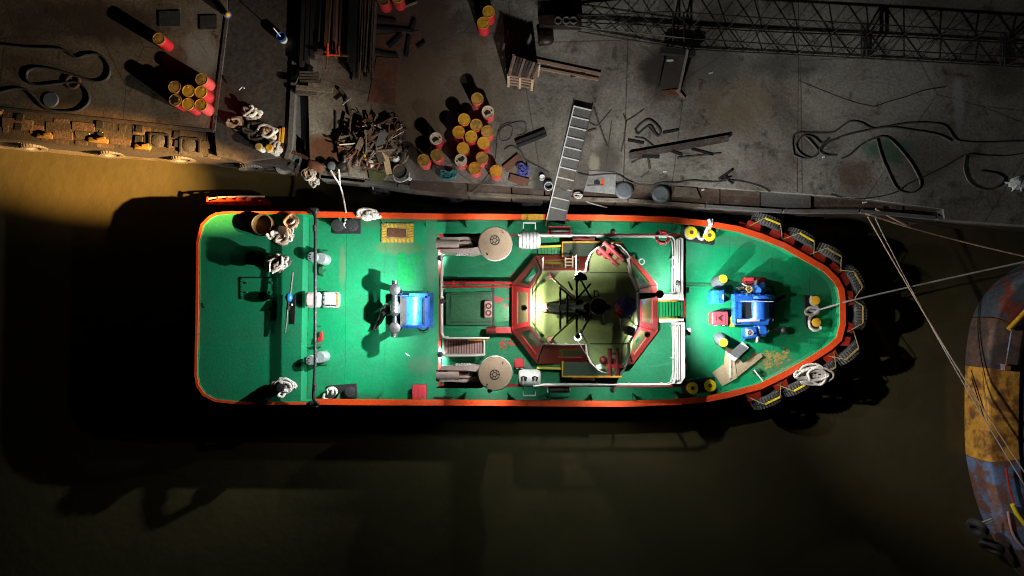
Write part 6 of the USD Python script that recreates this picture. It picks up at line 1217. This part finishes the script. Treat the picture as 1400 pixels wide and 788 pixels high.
# mooring ropes over the dark water
def hang(a, b, sag, n=14): return [np.asarray(a) * (1 - t_) + np.asarray(b) * t_ - np.array([0, 0, sag * 4 * t_ * (1 - t_)]) for t_ in np.linspace(0, 1, n)]
def line(pts, r, mt, lab): return single('mooring_line', M().tube(pts, r, 6), mt, lab, 'mooring line')
k0 = P(1246, 312, 2.5)
line(hang(P(1116, 425, zD + .5), P(1156, 413, zR + .1), 0, 5) + hang(P(1156, 413, zR + .1), P(1430, 352, 3.2), .35)[1:], .045, 'rope_grey', 'pale mooring line from the tug bow to the right frame edge')
line(hang(P(1197, 286, 2.9), k0, .0) , .05, 'rope_brown', 'upper leg of the mooring line splice near the quay corner')
line(hang(P(1184, 292, 2.8), k0, .02), .05, 'rope_brown', 'lower leg of the mooring line splice near the quay corner')
line(hang(k0, P(1430, 357, 2.6), .2), .04, 'rope_brown', 'mooring line running from the splice to the right frame edge')
line(hang(P(1186, 296, 2.8), P(1430, 690, 3.0), .3, 20), .035, 'rope_brown', 'long diagonal mooring line across the dark water, right strand')
line(hang(P(1194, 292, 2.7), P(1212, 330, 2.65), .03) + hang(P(1212, 330, 2.65), P(1425, 702, 2.9), .35, 20)[1:], .03, 'rope_grey', 'long diagonal mooring line across the dark water, left strand')

# ------------------------------------------------------------------ neighbouring barge at the right
bar = thing('barge', 'neighbouring barge with scraped blue, yellow and rust-brown fender band', 'barge', P(1390, 570, 0))
CL = [(1440, 372, 66), (1404, 394, 64), (1378, 416, 62), (1362, 444, 60), (1354, 478, 58), (1351, 512, 56), (1350, 560, 55), (1350, 610, 54), (1353, 640, 54), (1360, 676, 52), (1370, 710, 50), (1388, 744, 50), (1410, 776, 52), (1440, 806, 54)]
cl = spl([(a, b, c_) for a, b, c_ in [(x + 24, y, w - 8) for x, y, w in CL]], 6)
zG = 1.7
def band(i0, i1, name, mt):
    seg = cl[i0:i1 + 1]; m = []
    ps = np.array([P(a, b, zG) for a, b, _ in seg]); t_ = np.gradient(ps, axis=0); t_ /= np.linalg.norm(t_, axis=1, keepdims=True); nn = np.stack([-t_[:, 1], t_[:, 0], 0 * t_[:, 0]], 1)
    w_ = np.array([L(s, zG) for _, _, s in seg]) / 2
    prof = [(1, -2.4), (1.02, -.5), (.95, -.14), (.78, 0), (-.78, 0), (-.95, -.1), (-1, -.4), (-1, -2.4)]
    v = np.array([[p + n_ * w__ * u_ * -1 + [0, 0, h] for u_, h in prof] for p, n_, w__ in zip(ps, nn, w_)]).reshape(-1, 3); k = len(prof)
    f = [[i * k + j, (i + 1) * k + j, (i + 1) * k + j + 1, i * k + j + 1] for i in range(len(seg) - 1) for j in range(k - 1)]
    return part(bar, name, M().add(v, f), mt, 50)
band(0, 18, 'fender_band', 'barge_patchy'); band(18, 29, 'fender_band', 'barge_brown'); band(29, 46, 'fender_band', 'barge_yellow'); band(46, 66, 'fender_band', 'barge_blue'); band(66, len(cl) - 1, 'fender_band', 'barge_brown')
for y in (512, 524): part(bar, 'painted_line', M().beam(P(1327 + (y - 505) * .1, y - 6, zG + .004), P(1346, y + 50, zG + .004), .05, .012), 'tar', smooth=False)
inn = [(a - 0 + s / 2 * .98, b) for a, b, s in cl[10:70]]
part(bar, 'well_deck', M().prism(poly([(1384, 440), (1378, 500), (1376, 560), (1376, 620), (1380, 670), (1390, 710), (1410, 745), (1520, 800), (1520, 420), (1410, 415)], 1.2), .6, 1.2), 'black_steel', smooth=False)
part(bar, 'teal_cover', M().prism(poly([(1386, 500), (1420, 470), (1460, 480), (1460, 640), (1384, 640), (1380, 560)], 1.5).buffer(-.2).buffer(.2), 1.2, 1.55), 'tarp_teal', smooth=False)
for i in range(4): part(bar, 'grating', M().beam(P(1382, 455 + 9 * i, 1.4), P(1420, 452 + 9 * i, 1.4), .1, .06), 'slate', smooth=False)
for i in range(5): part(bar, 'grating', M().beam(P(1386, 664 + 8 * i, 1.4), P(1430, 662 + 8 * i, 1.4), .1, .06), 'hatch_tan' if i % 2 else 'rust', smooth=False)
part(bar, 'yellow_pipe', M().tube(pxs([(1425, 395), (1403, 425), (1379, 450)], zG + .3), .11, 10), 'amber'); part(bar, 'yellow_pipe', M().tube(pxs([(1384, 690), (1390, 702), (1402, 718), (1430, 740)], zG + .3), .11, 10), 'yellow')
part(bar, 'blue_rail', M().tube(pxs([(1383, 452), (1375, 500)], zG + .4), .035, 7), 'barge_blue'); part(bar, 'blue_rail', M().tube(pxs([(1375, 640), (1380, 668), (1386, 688)], zG + .3), .05, 7), 'hull_red'); part(bar, 'cleat', M().box(P(1375, 502, zG + .15), (.3, .3, .3)), 'barge_blue'); part(bar, 'rim', M().tube(spl(pxs([(1378, 700), (1384, 728), (1398, 748), (1430, 775)], zG + .1), 5), .06, 7), 'stair_pink')
t = thing('tyre_fender', 'worn tyre with rope hanging at the lower corner of the barge', 'tyre', P(1335, 724, 1.7)); m, (ax, e, g) = tyre_mesh(P(1336, 722, 1.7), (-.8, -.6, .3), .5, .34); part(t, 'casing', m, 'rubber'); part(t, 'rope', M().tube(spl(pxs([(1338, 716), (1350, 712), (1358, 709), (1352, 715), (1340, 717)], zG + .1), 4), .05, 7), 'rope_grey')
t = thing('tyre_fender', 'dark tyre under the lower end of the barge band', 'tyre', P(1352, 752, 1.2)); m, _ = tyre_mesh(P(1356, 748, 1.2), (-.6, -.8, .3), .55, .34); part(t, 'casing', m, 'rubber')
# ------------------------------------------------------------------ floodlights: housing, lens and the lamp's own light
for nm, (x, y, z, ax_, ay_, az_, cone, soft, power, col) in LAMPS.items():
    p = P(x, y, z); q = P(ax_, ay_, az_); d = (q - p) / np.linalg.norm(q - p)
    fl = part(tug, 'floodlight', M().tube([p - d * .42, p - d * .34, p - d * .2], [.05, .10, .13], 14), 'grey_paint' if nm.startswith(('side', 'aft_w', 'boat', 'fore')) else 'flood_housing')
    part(fl, 'lens', M().tube([p - d * .205, p - d * .195], [.115, .115], 14), 'lamp_lens_warm' if col[2] < .5 else 'lamp_lens')
    li = UsdLux.SphereLight.Define(stage, fl.path + '/light'); li.CreateRadiusAttr(.3 if nm == 'mast_starboard' else .14 if nm.startswith('mast') else .06); li.CreateNormalizeAttr(True); li.CreateIntensityAttr(power); li.CreateColorAttr(Gf.Vec3f(*col))
    sh = UsdLux.ShapingAPI.Apply(li.GetPrim()); sh.CreateShapingConeAngleAttr(cone); sh.CreateShapingConeSoftnessAttr(soft)
    zax = -d; xax = np.cross([0, 0, 1.0] if abs(d[2]) < .99 else [1.0, 0, 0], zax); xax /= np.linalg.norm(xax); yax = np.cross(zax, xax); o = p - tug.loc
    li.AddTransformOp().Set(Gf.Matrix4d(*xax, 0, *yax, 0, *zax, 0, *o, 1))
